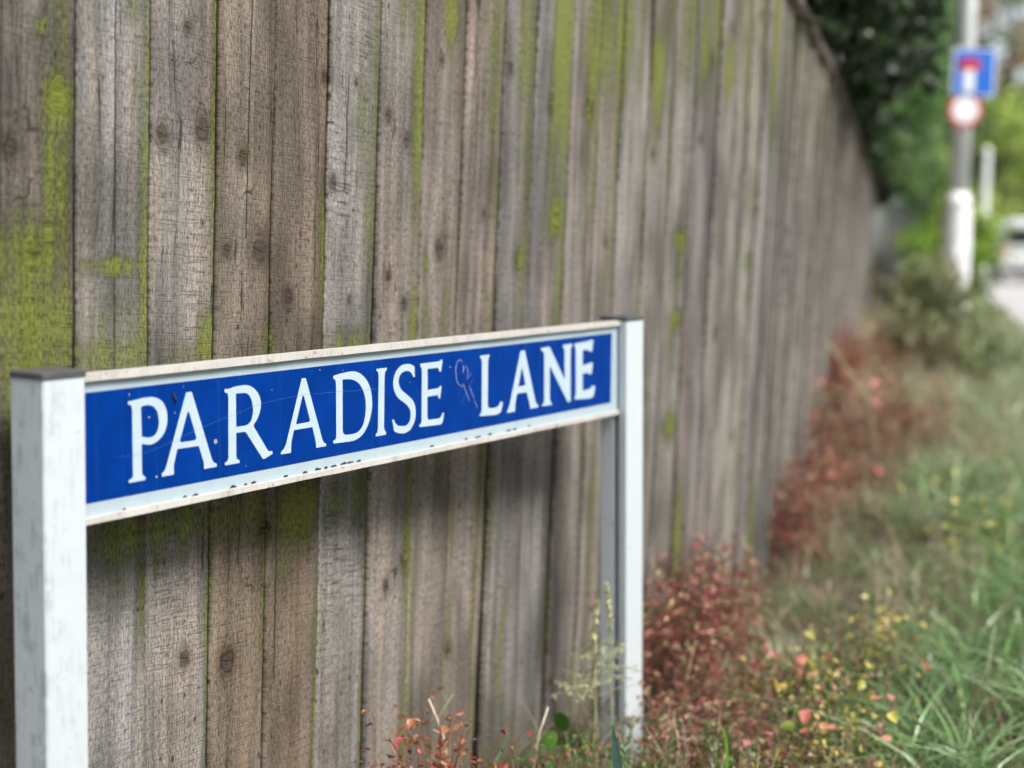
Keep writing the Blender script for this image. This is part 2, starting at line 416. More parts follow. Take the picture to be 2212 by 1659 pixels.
# ------------------------------------------------------------------ data: letters, marks, moss and knots
LETTERS=[
('P',[[(604,-371),(626,-369),(647,-368),(669,-366),(691,-364),(712,-362),(736,-360),(761,-357),(787,-354),(813,-352),(839,-350),(866,-349),(894,-348),(922,-348),(950,-349),(976,-352),(1002,-357),(1027,-364),(1051,-373),(1074,-383),(1095,-396),(1114,-410),(1132,-427),(1148,-445),(1162,-465),(1173,-484),(1183,-509),(1191,-536),(1197,-564),(1201,-592),(1203,-619),(1202,-645),(1199,-670),(1194,-695),(1188,-719),(1180,-741),(1170,-762),(1158,-782),(1145,-801),(1130,-819),(1115,-835),(1099,-849),(1080,-862),(1061,-874),(1042,-885),(1023,-894),(1006,-900),(989,-906),(971,-910),(952,-913),(933,-913),(910,-912),(885,-908),(858,-902),(831,-897),(806,-892),(795,-908),(795,-978),(795,-1052),(794,-1124),(794,-1187),(795,-1234),(796,-1245),(799,-1256),(806,-1266),(817,-1275),(832,-1284),(846,-1293),(846,-1326),(597,-1328),(596,-1294),(614,-1289),(631,-1284),(645,-1278),(652,-1268),(656,-1257),(660,-1246),(665,-471),(663,-458),(661,-444),(657,-433),(651,-424),(643,-415),(634,-409),(625,-406),(615,-405),(606,-403)],[(797,-449),(809,-447),(821,-445),(832,-442),(844,-441),(856,-440),(869,-439),(883,-439),(897,-439),(911,-440),(925,-443),(939,-446),(953,-451),(968,-456),(981,-462),(993,-470),(1006,-480),(1018,-492),(1029,-505),(1039,-519),(1047,-533),(1054,-552),(1059,-573),(1064,-595),(1067,-617),(1069,-636),(1070,-650),(1071,-664),(1070,-678),(1068,-692),(1066,-705),(1062,-720),(1057,-736),(1050,-752),(1043,-766),(1036,-779),(1028,-789),(1019,-798),(1009,-807),(997,-814),(985,-819),(971,-824),(955,-827),(939,-828),(922,-829),(905,-828),(886,-825),(865,-821),(843,-816),(821,-810),(800,-805)]]),
('A',[[(1512,-345),(1599,-347),(1916,-1212),(1921,-1222),(1927,-1232),(1932,-1243),(1938,-1252),(1946,-1261),(1962,-1271),(1981,-1280),(2000,-1288),(1999,-1325),(1785,-1325),(1781,-1239),(1702,-1024),(1350,-1021),(1289,-1212),(1292,-1323),(1103,-1325),(1099,-1288),(1113,-1280),(1128,-1272),(1140,-1263),(1147,-1255),(1153,-1245),(1159,-1236),(1165,-1226),(1171,-1216)],[(1523,-594),(1528,-590),(1534,-586),(1540,-584),(1545,-587),(1550,-592),(1555,-598),(1667,-920),(1645,-949),(1409,-946),(1394,-927)]]),
('R',[[(2153,-363),(2167,-364),(2182,-365),(2196,-366),(2211,-366),(2225,-365),(2246,-363),(2269,-359),(2293,-354),(2318,-350),(2343,-347),(2377,-345),(2415,-344),(2454,-343),(2492,-343),(2525,-345),(2549,-349),(2573,-355),(2596,-362),(2619,-371),(2640,-382),(2660,-394),(2680,-408),(2699,-424),(2717,-440),(2732,-457),(2746,-474),(2758,-493),(2768,-512),(2777,-531),(2783,-549),(2788,-566),(2791,-583),(2792,-600),(2792,-617),(2790,-633),(2787,-652),(2783,-672),(2777,-693),(2770,-712),(2763,-731),(2755,-747),(2746,-764),(2736,-780),(2725,-795),(2715,-809),(2705,-821),(2693,-833),(2682,-844),(2670,-855),(2658,-866),(2655,-890),(2898,-1217),(2909,-1229),(2920,-1241),(2933,-1249),(2950,-1252),(2969,-1251),(2987,-1250),(3002,-1288),(2843,-1339),(2813,-1329),(2538,-977),(2531,-968),(2524,-959),(2515,-952),(2505,-947),(2493,-944),(2481,-941),(2342,-938),(2339,-1238),(2344,-1252),(2348,-1266),(2356,-1277),(2367,-1285),(2381,-1291),(2395,-1297),(2395,-1330),(2144,-1329),(2144,-1294),(2159,-1290),(2174,-1285),(2187,-1277),(2194,-1265),(2199,-1251),(2204,-1237),(2215,-478),(2214,-468),(2213,-457),(2211,-446),(2209,-436),(2207,-429),(2204,-423),(2198,-419),(2191,-415),(2180,-411),(2167,-408),(2154,-405)],[(2345,-437),(2377,-438),(2411,-439),(2445,-440),(2475,-441),(2501,-444),(2516,-446),(2531,-450),(2545,-456),(2558,-463),(2569,-471),(2582,-483),(2595,-498),(2607,-515),(2617,-533),(2626,-550),(2633,-573),(2639,-598),(2644,-624),(2647,-648),(2649,-669),(2650,-682),(2650,-696),(2649,-709),(2647,-722),(2644,-735),(2639,-751),(2633,-768),(2627,-785),(2619,-801),(2610,-815),(2601,-824),(2590,-833),(2578,-841),(2565,-848),(2552,-854),(2539,-858),(2525,-860),(2511,-861),(2497,-862),(2482,-863),(2459,-863),(2432,-863),(2402,-862),(2372,-862),(2344,-861)]]),
('A',[[(3573,-346),(3647,-348),(3970,-1214),(3980,-1231),(3990,-1248),(4002,-1262),(4015,-1271),(4032,-1277),(4048,-1284),(4048,-1318),(3847,-1318),(3839,-1234),(3773,-1024),(3409,-1024),(3358,-1175),(3347,-1321),(3159,-1320),(3159,-1288),(3171,-1281),(3183,-1274),(3194,-1268),(3205,-1260),(3215,-1252),(3224,-1241),(3233,-1229),(3242,-1216),(3250,-1202),(3259,-1189)],[(3577,-590),(3583,-586),(3588,-583),(3594,-582),(3599,-584),(3605,-588),(3611,-593),(3726,-922),(3713,-947),(3464,-952),(3452,-936)]]),
('D',[[(4204,-365),(4234,-361),(4264,-357),(4294,-353),(4324,-349),(4354,-346),(4399,-342),(4450,-339),(4503,-335),(4554,-333),(4599,-334),(4630,-337),(4662,-342),(4693,-349),(4723,-358),(4751,-369),(4781,-383),(4810,-401),(4839,-420),(4866,-441),(4891,-462),(4914,-487),(4937,-513),(4957,-541),(4975,-570),(4989,-599),(5002,-635),(5013,-676),(5021,-718),(5027,-759),(5031,-796),(5032,-826),(5031,-855),(5028,-884),(5023,-913),(5017,-942),(5008,-972),(4998,-1004),(4986,-1035),(4973,-1065),(4959,-1092),(4945,-1116),(4929,-1139),(4911,-1162),(4892,-1183),(4874,-1202),(4857,-1219),(4838,-1234),(4818,-1249),(4797,-1262),(4775,-1274),(4752,-1283),(4726,-1292),(4700,-1299),(4674,-1304),(4650,-1309),(4628,-1312),(4606,-1313),(4584,-1313),(4561,-1313),(4539,-1314),(4198,-1302),(4198,-1264),(4216,-1259),(4234,-1255),(4248,-1247),(4253,-1239),(4256,-1229),(4258,-1218),(4259,-1206),(4261,-1195),(4259,-498),(4258,-487),(4258,-476),(4257,-464),(4255,-454),(4253,-444),(4248,-433),(4241,-423),(4233,-414),(4225,-410),(4215,-407),(4204,-405)],[(4394,-434),(4419,-434),(4443,-434),(4467,-434),(4492,-435),(4516,-437),(4541,-440),(4566,-443),(4592,-448),(4616,-454),(4640,-461),(4663,-471),(4687,-482),(4710,-495),(4731,-508),(4750,-523),(4770,-540),(4788,-559),(4805,-580),(4820,-601),(4834,-621),(4847,-645),(4858,-669),(4868,-694),(4876,-720),(4883,-745),(4888,-773),(4891,-802),(4893,-832),(4893,-863),(4892,-892),(4890,-922),(4886,-953),(4881,-982),(4874,-1011),(4867,-1036),(4860,-1057),(4852,-1077),(4842,-1096),(4831,-1115),(4818,-1132),(4804,-1147),(4788,-1161),(4770,-1174),(4752,-1186),(4734,-1196),(4716,-1202),(4697,-1208),(4678,-1212),(4657,-1214),(4636,-1216),(4606,-1217),(4569,-1217),(4532,-1216),(4498,-1215),(4471,-1212),(4451,-1208),(4432,-1201),(4417,-1191),(4406,-1178),(4399,-1163),(4393,-1147)]]),
('I',[[(5133,-343),(5364,-341),(5361,-373),(5347,-381),(5333,-390),(5323,-400),(5319,-410),(5317,-423),(5315,-437),(5313,-452),(5311,-466),(5297,-1209),(5302,-1223),(5307,-1238),(5314,-1250),(5322,-1259),(5333,-1266),(5345,-1274),(5342,-1311),(5116,-1312),(5114,-1275),(5127,-1270),(5140,-1266),(5149,-1259),(5153,-1249),(5156,-1236),(5158,-1222),(5160,-1207),(5163,-1193),(5179,-455),(5177,-441),(5175,-427),(5173,-413),(5171,-401),(5167,-391),(5159,-383),(5146,-377),(5134,-371)]]),
('S',[[(6006,-373),(6017,-530),(5980,-527),(5973,-516),(5966,-505),(5959,-494),(5952,-483),(5944,-473),(5928,-459),(5911,-447),(5891,-437),(5871,-430),(5849,-426),(5827,-425),(5808,-426),(5787,-427),(5764,-430),(5743,-434),(5724,-439),(5708,-446),(5693,-455),(5679,-464),(5667,-475),(5658,-486),(5650,-499),(5644,-513),(5639,-527),(5636,-542),(5635,-556),(5634,-569),(5636,-582),(5638,-595),(5642,-608),(5647,-621),(5655,-635),(5663,-649),(5673,-663),(5685,-677),(5699,-690),(5716,-704),(5736,-718),(5757,-732),(5780,-746),(5801,-760),(5826,-775),(5854,-792),(5882,-808),(5908,-825),(5931,-841),(5949,-856),(5965,-871),(5980,-888),(5993,-904),(6003,-921),(6013,-941),(6021,-963),(6028,-986),(6033,-1008),(6036,-1030),(6038,-1052),(6038,-1074),(6037,-1095),(6034,-1116),(6030,-1136),(6025,-1154),(6019,-1171),(6011,-1189),(6001,-1205),(5991,-1222),(5979,-1238),(5966,-1254),(5952,-1269),(5936,-1283),(5919,-1295),(5901,-1306),(5881,-1316),(5859,-1324),(5837,-1331),(5815,-1336),(5793,-1339),(5769,-1340),(5745,-1339),(5722,-1337),(5699,-1335),(5678,-1332),(5656,-1327),(5635,-1322),(5615,-1316),(5597,-1311),(5574,-1303),(5552,-1293),(5531,-1283),(5487,-1110),(5524,-1110),(5531,-1121),(5537,-1133),(5543,-1144),(5550,-1155),(5559,-1166),(5569,-1176),(5581,-1186),(5594,-1196),(5608,-1205),(5622,-1212),(5636,-1216),(5652,-1220),(5667,-1222),(5683,-1224),(5699,-1226),(5718,-1228),(5740,-1231),(5762,-1233),(5783,-1234),(5802,-1233),(5817,-1231),(5831,-1227),(5844,-1221),(5856,-1215),(5867,-1208),(5877,-1199),(5887,-1190),(5896,-1179),(5903,-1167),(5908,-1156),(5913,-1140),(5917,-1122),(5920,-1103),(5921,-1084),(5921,-1067),(5920,-1054),(5917,-1040),(5912,-1027),(5906,-1013),(5899,-1000),(5890,-987),(5879,-974),(5867,-962),(5854,-949),(5840,-937),(5824,-926),(5807,-914),(5788,-903),(5769,-891),(5750,-880),(5728,-867),(5704,-854),(5679,-841),(5656,-827),(5635,-813),(5617,-798),(5600,-782),(5585,-766),(5571,-750),(5559,-733),(5548,-716),(5538,-698),(5530,-679),(5523,-660),(5518,-642),(5515,-624),(5512,-606),(5512,-589),(5512,-571),(5514,-554),(5518,-535),(5523,-516),(5529,-497),(5537,-479),(5546,-461),(5556,-445),(5567,-429),(5579,-414),(5594,-400),(5609,-386),(5627,-374),(5646,-362),(5667,-351),(5688,-342),(5711,-334),(5735,-329),(5762,-326),(5789,-324),(5815,-323),(5839,-324),(5861,-326),(5883,-329),(5905,-334),(5925,-339),(5943,-344),(5965,-352),(5986,-363)]]),
('E',[[(6149,-343),(6248,-343),(6355,-343),(6459,-343),(6550,-343),(6618,-341),(6636,-337),(6651,-328),(6666,-320),(6701,-328),(6660,-502),(6615,-493),(6612,-481),(6610,-468),(6605,-458),(6598,-450),(6588,-443),(6578,-436),(6323,-436),(6328,-754),(6383,-752),(6441,-751),(6498,-750),(6548,-749),(6586,-747),(6602,-744),(6616,-738),(6627,-732),(6635,-728),(6641,-723),(6648,-717),(6675,-724),(6639,-909),(6598,-898),(6596,-887),(6593,-876),(6590,-866),(6583,-860),(6575,-855),(6566,-850),(6322,-853),(6323,-1167),(6327,-1177),(6331,-1186),(6337,-1194),(6347,-1199),(6359,-1202),(6371,-1206),(6422,-1207),(6477,-1209),(6531,-1211),(6579,-1212),(6616,-1211),(6638,-1207),(6657,-1198),(6671,-1188),(6680,-1179),(6687,-1169),(6693,-1157),(6699,-1145),(6706,-1134),(6746,-1147),(6736,-1176),(6727,-1207),(6717,-1237),(6708,-1263),(6700,-1283),(6694,-1291),(6684,-1299),(6672,-1304),(6652,-1307),(6628,-1308),(6603,-1310),(6136,-1289),(6130,-1260),(6144,-1255),(6159,-1250),(6169,-1243),(6174,-1235),(6178,-1226),(6180,-1215),(6182,-1204),(6185,-1194),(6187,-456),(6185,-440),(6184,-424),(6180,-411),(6172,-402),(6161,-394),(6149,-386)]]),
('L',[[(7687,-334),(7939,-331),(7939,-363),(7929,-373),(7918,-382),(7910,-392),(7907,-400),(7905,-409),(7903,-419),(7902,-428),(7900,-437),(7902,-1131),(7906,-1145),(7909,-1159),(7916,-1171),(7929,-1179),(7946,-1185),(7963,-1191),(7985,-1194),(8007,-1196),(8028,-1199),(8050,-1200),(8072,-1201),(8094,-1200),(8118,-1199),(8141,-1197),(8162,-1194),(8180,-1190),(8199,-1182),(8214,-1171),(8228,-1159),(8235,-1152),(8242,-1143),(8248,-1134),(8255,-1125),(8261,-1116),(8330,-1130),(8321,-1159),(8312,-1188),(8303,-1217),(8293,-1243),(8284,-1263),(8278,-1272),(8270,-1279),(8260,-1286),(8249,-1292),(8236,-1297),(8218,-1302),(8197,-1306),(8174,-1310),(8150,-1314),(8127,-1317),(7692,-1292),(7685,-1263),(7699,-1256),(7713,-1249),(7724,-1240),(7729,-1232),(7732,-1223),(7735,-1212),(7737,-1202),(7740,-1192),(7735,-441),(7734,-431),(7733,-421),(7733,-411),(7731,-402),(7728,-394),(7717,-385),(7703,-377),(7688,-368)]]),
('A',[[(8836,-332),(8955,-332),(9295,-1212),(9307,-1228),(9319,-1243),(9333,-1257),(9349,-1266),(9368,-1274),(9387,-1283),(9385,-1317),(9143,-1321),(9112,-1211),(9024,-1033),(8742,-1030),(8688,-1185),(8680,-1320),(8455,-1320),(8450,-1288),(8465,-1278),(8480,-1268),(8492,-1257),(8499,-1247),(8506,-1236),(8513,-1224),(8519,-1212),(8526,-1201)],[(8867,-620),(8887,-622),(8990,-910),(8775,-921)]]),
('N',[[(9453,-328),(9713,-320),(10216,-928),(10199,-431),(10196,-416),(10193,-402),(10187,-388),(10175,-379),(10160,-370),(10144,-361),(10146,-321),(10438,-315),(10439,-359),(10425,-370),(10410,-382),(10400,-394),(10397,-403),(10395,-413),(10394,-423),(10394,-434),(10393,-444),(10416,-1325),(10321,-1321),(9727,-641),(9740,-1222),(9746,-1237),(9751,-1252),(9760,-1265),(9772,-1273),(9789,-1279),(9806,-1286),(9804,-1320),(9511,-1314),(9510,-1282),(9527,-1277),(9543,-1272),(9555,-1265),(9562,-1253),(9566,-1237),(9569,-1222),(9552,-444),(9549,-433),(9545,-421),(9537,-410),(9524,-402),(9508,-393),(9490,-383),(9471,-374),(9454,-364)]]),
('E',[[(10522,-322),(10626,-318),(10738,-314),(10847,-310),(10942,-306),(11013,-302),(11032,-298),(11047,-291),(11062,-284),(11154,-296),(11119,-500),(11022,-491),(10985,-458),(10796,-454),(10803,-722),(10847,-720),(10892,-717),(10937,-714),(10977,-711),(11009,-708),(11029,-704),(11048,-697),(11066,-691),(11155,-706),(11114,-905),(11031,-894),(10988,-869),(10808,-867),(10816,-1171),(10866,-1170),(10920,-1169),(10972,-1167),(11019,-1165),(11055,-1163),(11078,-1157),(11097,-1148),(11113,-1138),(11123,-1127),(11130,-1115),(11137,-1104),(11241,-1128),(11234,-1161),(11226,-1196),(11218,-1230),(11210,-1260),(11201,-1284),(11194,-1294),(11184,-1302),(11172,-1310),(11158,-1317),(11143,-1322),(11126,-1325),(11106,-1327),(11085,-1328),(11064,-1329),(11043,-1330),(10560,-1302),(10554,-1262),(10564,-1253),(10575,-1244),(10582,-1235),(10586,-1222),(10588,-1207),(10589,-1193),(10564,-439),(10560,-422),(10557,-406),(10552,-392),(10544,-381),(10534,-371),(10524,-360)]])]
SCRATCHES=[[(7218, -413), (7186, -377), (7148, -356), (7097, -378), (7054, -442), (7036, -523), (7055, -584), (7062, -659), (7107, -723), (7176, -766), (7227, -774)], [(7233, -733), (7304, -853), (7402, -1017)], [(7231, -448), (7250, -495), (7219, -571)], [(7294, -453), (7346, -510), (7366, -579), (7335, -682)], [(7335, -682), (7405, -627), (7469, -587)], [(7393, -785), (7459, -882), (7531, -995)], [(7545, -1027), (7618, -1156)], [(7509, -681), (7406, -779)], [(7208, -791), (7139, -868), (7114, -918)], [(7279, -911), (7204, -1054)], [(377, -986), (649, -1009), (930, -987), (1272, -918), (1806, -793), (2367, -689), (2797, -614), (3472, -571), (3728, -566)], [(3749, -574), (4245, -590), (4681, -612), (5018, -624), (5175, -627)]]
CHIPS=[(0.052,-0.1613,0.0026),(0.147,-0.1611,0.0042),(0.1635,-0.1616,0.0058),(0.2274,-0.1609,0.008),(0.2506,-0.1612,0.0039),(0.2653,-0.1608,0.0067),(0.3251,-0.161,0.0063),(0.3621,-0.1612,0.0065),(0.3871,-0.1605,0.0079),(0.4048,-0.1607,0.0045),(0.4205,-0.1605,0.0091),(0.4422,-0.1597,0.0092),(0.4560,-0.1600,0.010),(0.474,-0.1602,0.008),(0.6448,-0.1601,0.0078),(0.7316,-0.1601,0.005),(0.7638,-0.1603,0.0114),(0.7981,-0.16,0.0087),(0.8513,-0.1602,0.0106),(0.8679,-0.16,0.0061),(0.9112,-0.1594,0.0063)]
MOSS=[(-0.021,1.150,0.021,0.034,1.00),(-0.021,1.215,0.015,0.091,0.60),(-0.025,1.043,0.022,0.116,0.70),(-0.068,0.951,0.051,0.046,0.85),(-0.061,0.876,0.063,0.058,0.80),(-0.082,0.996,0.028,0.023,0.60),(-0.057,1.235,0.007,0.012,0.80),(-0.068,0.818,0.075,0.035,0.75),(-0.103,0.757,0.011,0.069,0.70),(-0.104,0.404,0.014,0.091,0.40),(0.053,0.941,0.045,0.010,0.95),(0.062,0.822,0.067,0.025,0.75),(0.123,0.862,0.010,0.076,0.90),(0.070,0.871,0.050,0.031,0.45),(0.116,1.141,0.012,0.123,0.45),(0.106,1.278,0.017,0.018,0.50),(0.081,0.574,0.052,0.032,0.95),(0.123,0.508,0.007,0.100,0.95),(0.065,0.539,0.034,0.051,0.50),(0.247,0.830,0.015,0.040,0.90),(0.210,0.813,0.047,0.016,0.50),(0.254,0.923,0.006,0.134,0.50),(0.196,0.574,0.067,0.027,0.85),(0.187,0.542,0.066,0.027,0.55),(0.257,0.474,0.006,0.070,0.60),(0.147,1.119,0.010,0.009,0.60),(0.382,0.823,0.011,0.035,0.70),(0.314,1.104,0.010,0.017,0.50),(0.312,0.569,0.063,0.028,0.70),(0.334,0.537,0.053,0.022,0.50),(0.442,0.549,0.046,0.045,0.95),(0.420,0.523,0.023,0.075,0.70),(0.425,0.878,0.007,0.021,0.30),(0.512,0.824,0.019,0.030,0.45),(0.595,1.291,0.025,0.221,0.45),(0.624,1.183,0.010,0.188,0.60),(0.598,0.812,0.064,0.020,0.70),(0.584,0.550,0.078,0.032,0.60),(0.756,1.271,0.014,0.235,0.80),(0.763,0.835,0.017,0.065,0.80),(0.701,1.364,0.021,0.045,0.45),(0.761,0.540,0.011,0.213,0.80),(0.784,0.333,0.007,0.264,0.60),(0.848,1.377,0.018,0.047,0.95),(0.880,1.325,0.021,0.056,0.40),(0.789,0.940,0.012,0.024,0.70),(0.792,0.834,0.017,0.049,0.50),(0.906,0.440,0.008,0.272,0.60),(0.953,1.384,0.019,0.049,0.60),(0.994,1.373,0.016,0.066,0.80),(1.113,1.363,0.035,0.095,0.90),(1.126,1.091,0.025,0.272,0.55),(1.111,0.947,0.021,0.023,0.80),(1.135,0.865,0.018,0.073,0.60),(1.250,1.371,0.027,0.108,0.80),(1.261,1.031,0.035,0.042,0.95),(1.285,0.871,0.028,0.116,0.70),(1.029,1.352,0.010,0.050,0.50),(1.033,0.482,0.014,0.111,0.70),(1.367,1.394,0.033,0.093,0.70),(1.374,1.254,0.025,0.019,0.70),(1.440,1.394,0.030,0.124,0.80),(1.544,1.446,0.027,0.117,0.80),(1.603,1.434,0.019,0.149,0.60),(1.502,1.006,0.016,0.203,0.50),(1.697,1.343,0.029,0.103,1.00),(1.744,1.473,0.025,0.082,0.50),(1.859,1.488,0.037,0.106,0.70),(1.881,0.799,0.038,0.025,0.95),(1.883,0.989,0.035,0.027,0.95),(1.885,0.911,0.025,0.056,0.60),(1.873,0.540,0.039,0.035,0.90),(1.945,0.227,0.026,0.134,0.90),(1.850,0.722,0.019,0.068,0.50),(1.968,1.492,0.034,0.130,0.80),(2.125,1.421,0.036,0.079,0.95),(2.201,1.534,0.031,0.091,0.60),(2.394,0.943,0.028,0.025,0.95),(2.428,0.842,0.028,0.020,0.95),(2.389,1.081,0.028,0.075,0.60),(2.569,0.088,0.038,0.171,1.00),(2.429,1.564,0.035,0.120,0.60)]
KNOTS=[(-0.039,0.980,0.0087),(-0.066,0.958,0.0086),(-0.101,1.086,0.0077),(0.149,1.119,0.0093),(0.231,1.131,0.0109),(0.312,1.097,0.0080),(0.278,0.963,0.0067),(0.355,0.963,0.0138),(0.505,1.233,0.0064),(0.524,1.070,0.0080),(0.582,1.231,0.0051),(0.665,1.186,0.0060),(0.723,1.150,0.0093),(0.677,0.921,0.0055),(0.729,0.873,0.0072),(0.835,0.968,0.0099),(1.108,0.947,0.0117),(0.978,1.032,0.0060),(1.380,1.259,0.0113),(1.214,1.249,0.0090),(1.049,1.303,0.0059),(0.209,0.374,0.0097),(0.297,0.348,0.0123),(0.751,0.416,0.0093),(1.261,1.031,0.0112),(1.539,0.427,0.0086),(1.881,0.799,0.0113),(1.883,0.989,0.0111),(1.873,0.540,0.0116),(2.394,0.943,0.0088),(0.823,1.295,0.0055),(0.419,0.892,0.0071),(-0.025,1.149,0.0097),(0.697,0.381,0.0084),(0.576,0.881,0.0045),(0.197,1.267,0.0056),(0.376,0.537,0.0088)]

# ------------------------------------------------------------------ fence line in plan
FK = 0.925                                      # the fence stands this much closer than first surveyed
MOSS = [(a * FK, .97 + (b - .97) * FK, c * FK, d * FK, e) for a, b, c, d, e in MOSS]
KNOTS = [(a * FK, .97 + (b - .97) * FK, c * FK) for a, b, c in KNOTS]
FB, FA = 0.595, -1.6517                       # near stretch: X = FA + FB * Y
EDGE0 = Vector((-0.5658, 1.825)) * FK
EDGES = [0, .128, .258, .380, .510, .642, .770, .897, 1.029, 1.151, 1.296, 1.421, 1.530, 1.664]
EDGES = [e * FK for e in EDGES]   # board edges along the near stretch
line_pts = [(-1.60, .0867), (.50, 3.616), (.715, 4.06), (.865, 4.55), (1.04, 5.20), (1.385, 6.38), (2.64, 11.1), (4.47, 17.85), (7.4, 27.0), (11.4, 40.0)]
line_pts = [(x * FK, y * FK) for x, y in line_pts]
_seg = []
_acc = 0.0
for (x0, y0), (x1, y1) in zip(line_pts, line_pts[1:]):
    L_ = math.hypot(x1 - x0, y1 - y0); _seg.append((_acc, L_, x0, y0, x1, y1)); _acc += L_
S_ZERO = math.hypot(EDGE0.x + 1.60 * FK, EDGE0.y - .0867 * FK)     # arc length of board edge 0
LINE_LEN = _acc
def fence_at(s):
    """plan point, direction and outward normal at arc length s measured from board edge 0"""
    q = s + S_ZERO
    for a, L_, x0, y0, x1, y1 in _seg:
        if q <= a + L_ or a == _seg[-1][0]:
            k = (q - a) / L_
            d = Vector(((x1 - x0) / L_, (y1 - y0) / L_))
            return Vector((x0 + (x1 - x0) * k, y0 + (y1 - y0) * k)), d, Vector((d.y, -d.x))
def fence_x(y):
    for (x0, y0), (x1, y1) in zip(line_pts, line_pts[1:]):
        if y <= y1 or (x1, y1) == line_pts[-1]:
            return x0 + (x1 - x0) * (y - y0) / (y1 - y0)
LEAN = 0.037
TOP = .97 + .715 * FK
VERGE = 1.05                                    # verge edge: X = .3 Y + VERGE

# ------------------------------------------------------------------ ground, pavement, road
def sheet(name, pts, mat, kind="structure", z=0.0):
    me = bpy.data.meshes.new(name)
    me.from_pydata([(x, y, z) for x, y in pts], [], [tuple(range(len(pts)))])
    o = link(name, me, mat); o["kind"] = kind
    return o
nx, ny = 90, 120
gx = np.concatenate([np.linspace(-6, 8, nx)]); gy = np.linspace(-4, 24, ny)
GX, GY = np.meshgrid(gx, gy)
def bumps(x, y):
    # the verge banks up gently against the far fence
    fx = np.interp(y, [q[1] for q in line_pts], [q[0] for q in line_pts])
    t_ = np.clip((np.asarray(y, float) - 3.4) / 4.0, 0, 1); k_ = np.clip((x - fx) / np.maximum(.3 * np.asarray(y, float) + VERGE - fx, .3), 0, 1)
    return .24 * t_ * t_ * (3 - 2 * t_) * (1 - k_) ** 1.2 + .018 * np.sin(x * 5.1 + y * 2.3) * np.sin(y * 4.3 - x * 1.7) + .012 * np.sin(x * 11 + 1) * np.sin(y * 9.2 + 2)
sheet("ground", [(-400, -200), (500, -200), (500, 900), (-400, 900)], M['soil'], z=-.06)
inside = (GX < .3 * GY + VERGE)
GZ = np.where(inside, bumps(GX, GY), -.05)
vid = np.arange(nx * ny).reshape(ny, nx)
fc = np.stack([vid[:-1, :-1], vid[:-1, 1:], vid[1:, 1:], vid[1:, :-1]], -1).reshape(-1, 4)
me = np_mesh("verge", np.stack([GX.ravel(), GY.ravel(), GZ.ravel()], 1), fc, True)
o = link("verge_ground", me, M['soil']); o["kind"] = "structure"
def strip(y, off): return (.3 * y + off, y)
sheet("pavement", [strip(-20, VERGE + .0), strip(-20, VERGE + 1.9), strip(200, VERGE + 1.9), strip(200, VERGE)], M['pave'], z=.012)
sheet("road", [strip(-20, VERGE + 2.02), strip(-20, VERGE + 9), strip(200, VERGE + 9), strip(200, VERGE + 2.02)], M['road'], z=-.045)
kb = MB()
a0, a1, a2, a3 = strip(-20, VERGE + 1.9), strip(-20, VERGE + 2.03), strip(200, VERGE + 2.03), strip(200, VERGE + 1.9)
kb.add([(*a0, -.08), (*a1, -.08), (*a2, -.08), (*a3, -.08), (*a0, .07), (*a1, .07), (*a2, .07), (*a3, .07)],
       [(0,3,2,1),(4,5,6,7),(0,1,5,4),(1,2,6,5),(2,3,7,6),(3,0,4,7)])
kb.build("kerb", M['kerb'])["kind"] = "structure"

# ------------------------------------------------------------------ fence of feather-edge boards
fence = tag(empty("wooden_fence", (EDGE0.x, EDGE0.y, 0)), "weathered upright board fence streaked with green moss along the verge", "fence")
FO = Vector((EDGE0.x, EDGE0.y, 0))
TINTS = {-2: (.36, .335, .31), -1: (.38, .355, .325), 0: (.56, .55, .54), 1: (.53, .50, .475), 2: (.46, .40, .335), 3: (.34, .285, .235), 4: (.55, .53, .515),
         5: (.54, .50, .465), 6: (.52, .465, .42), 7: (.51, .45, .405), 8: (.53, .51, .50), 9: (.50, .485, .475), 10: (.53, .49, .455), 11: (.46, .42, .385),
         12: (.54, .515, .49), 13: (.53, .49, .46)}
def value_noise(x, seed):
    r = np.random.default_rng(seed).random(4096)
    i = np.floor(x).astype(int); f = x - i; f = f * f * (3 - 2 * f)
    return r[i % 4096] * (1 - f) + r[(i + 1) % 4096] * f
CRACKS = [(.0665, .80, 1.285, .0), (.556, 1.06, 1.24, .03), (.322, .99, 1.40, .02), (.40, .30, .62, .0), (-.118, .9, 1.5, .01), (.245, .50, .58, .0)]
CRACKS = [(a * FK, .97 + (b - .97) * FK, .97 + (c - .97) * FK, d) for a, b, c, d in CRACKS]
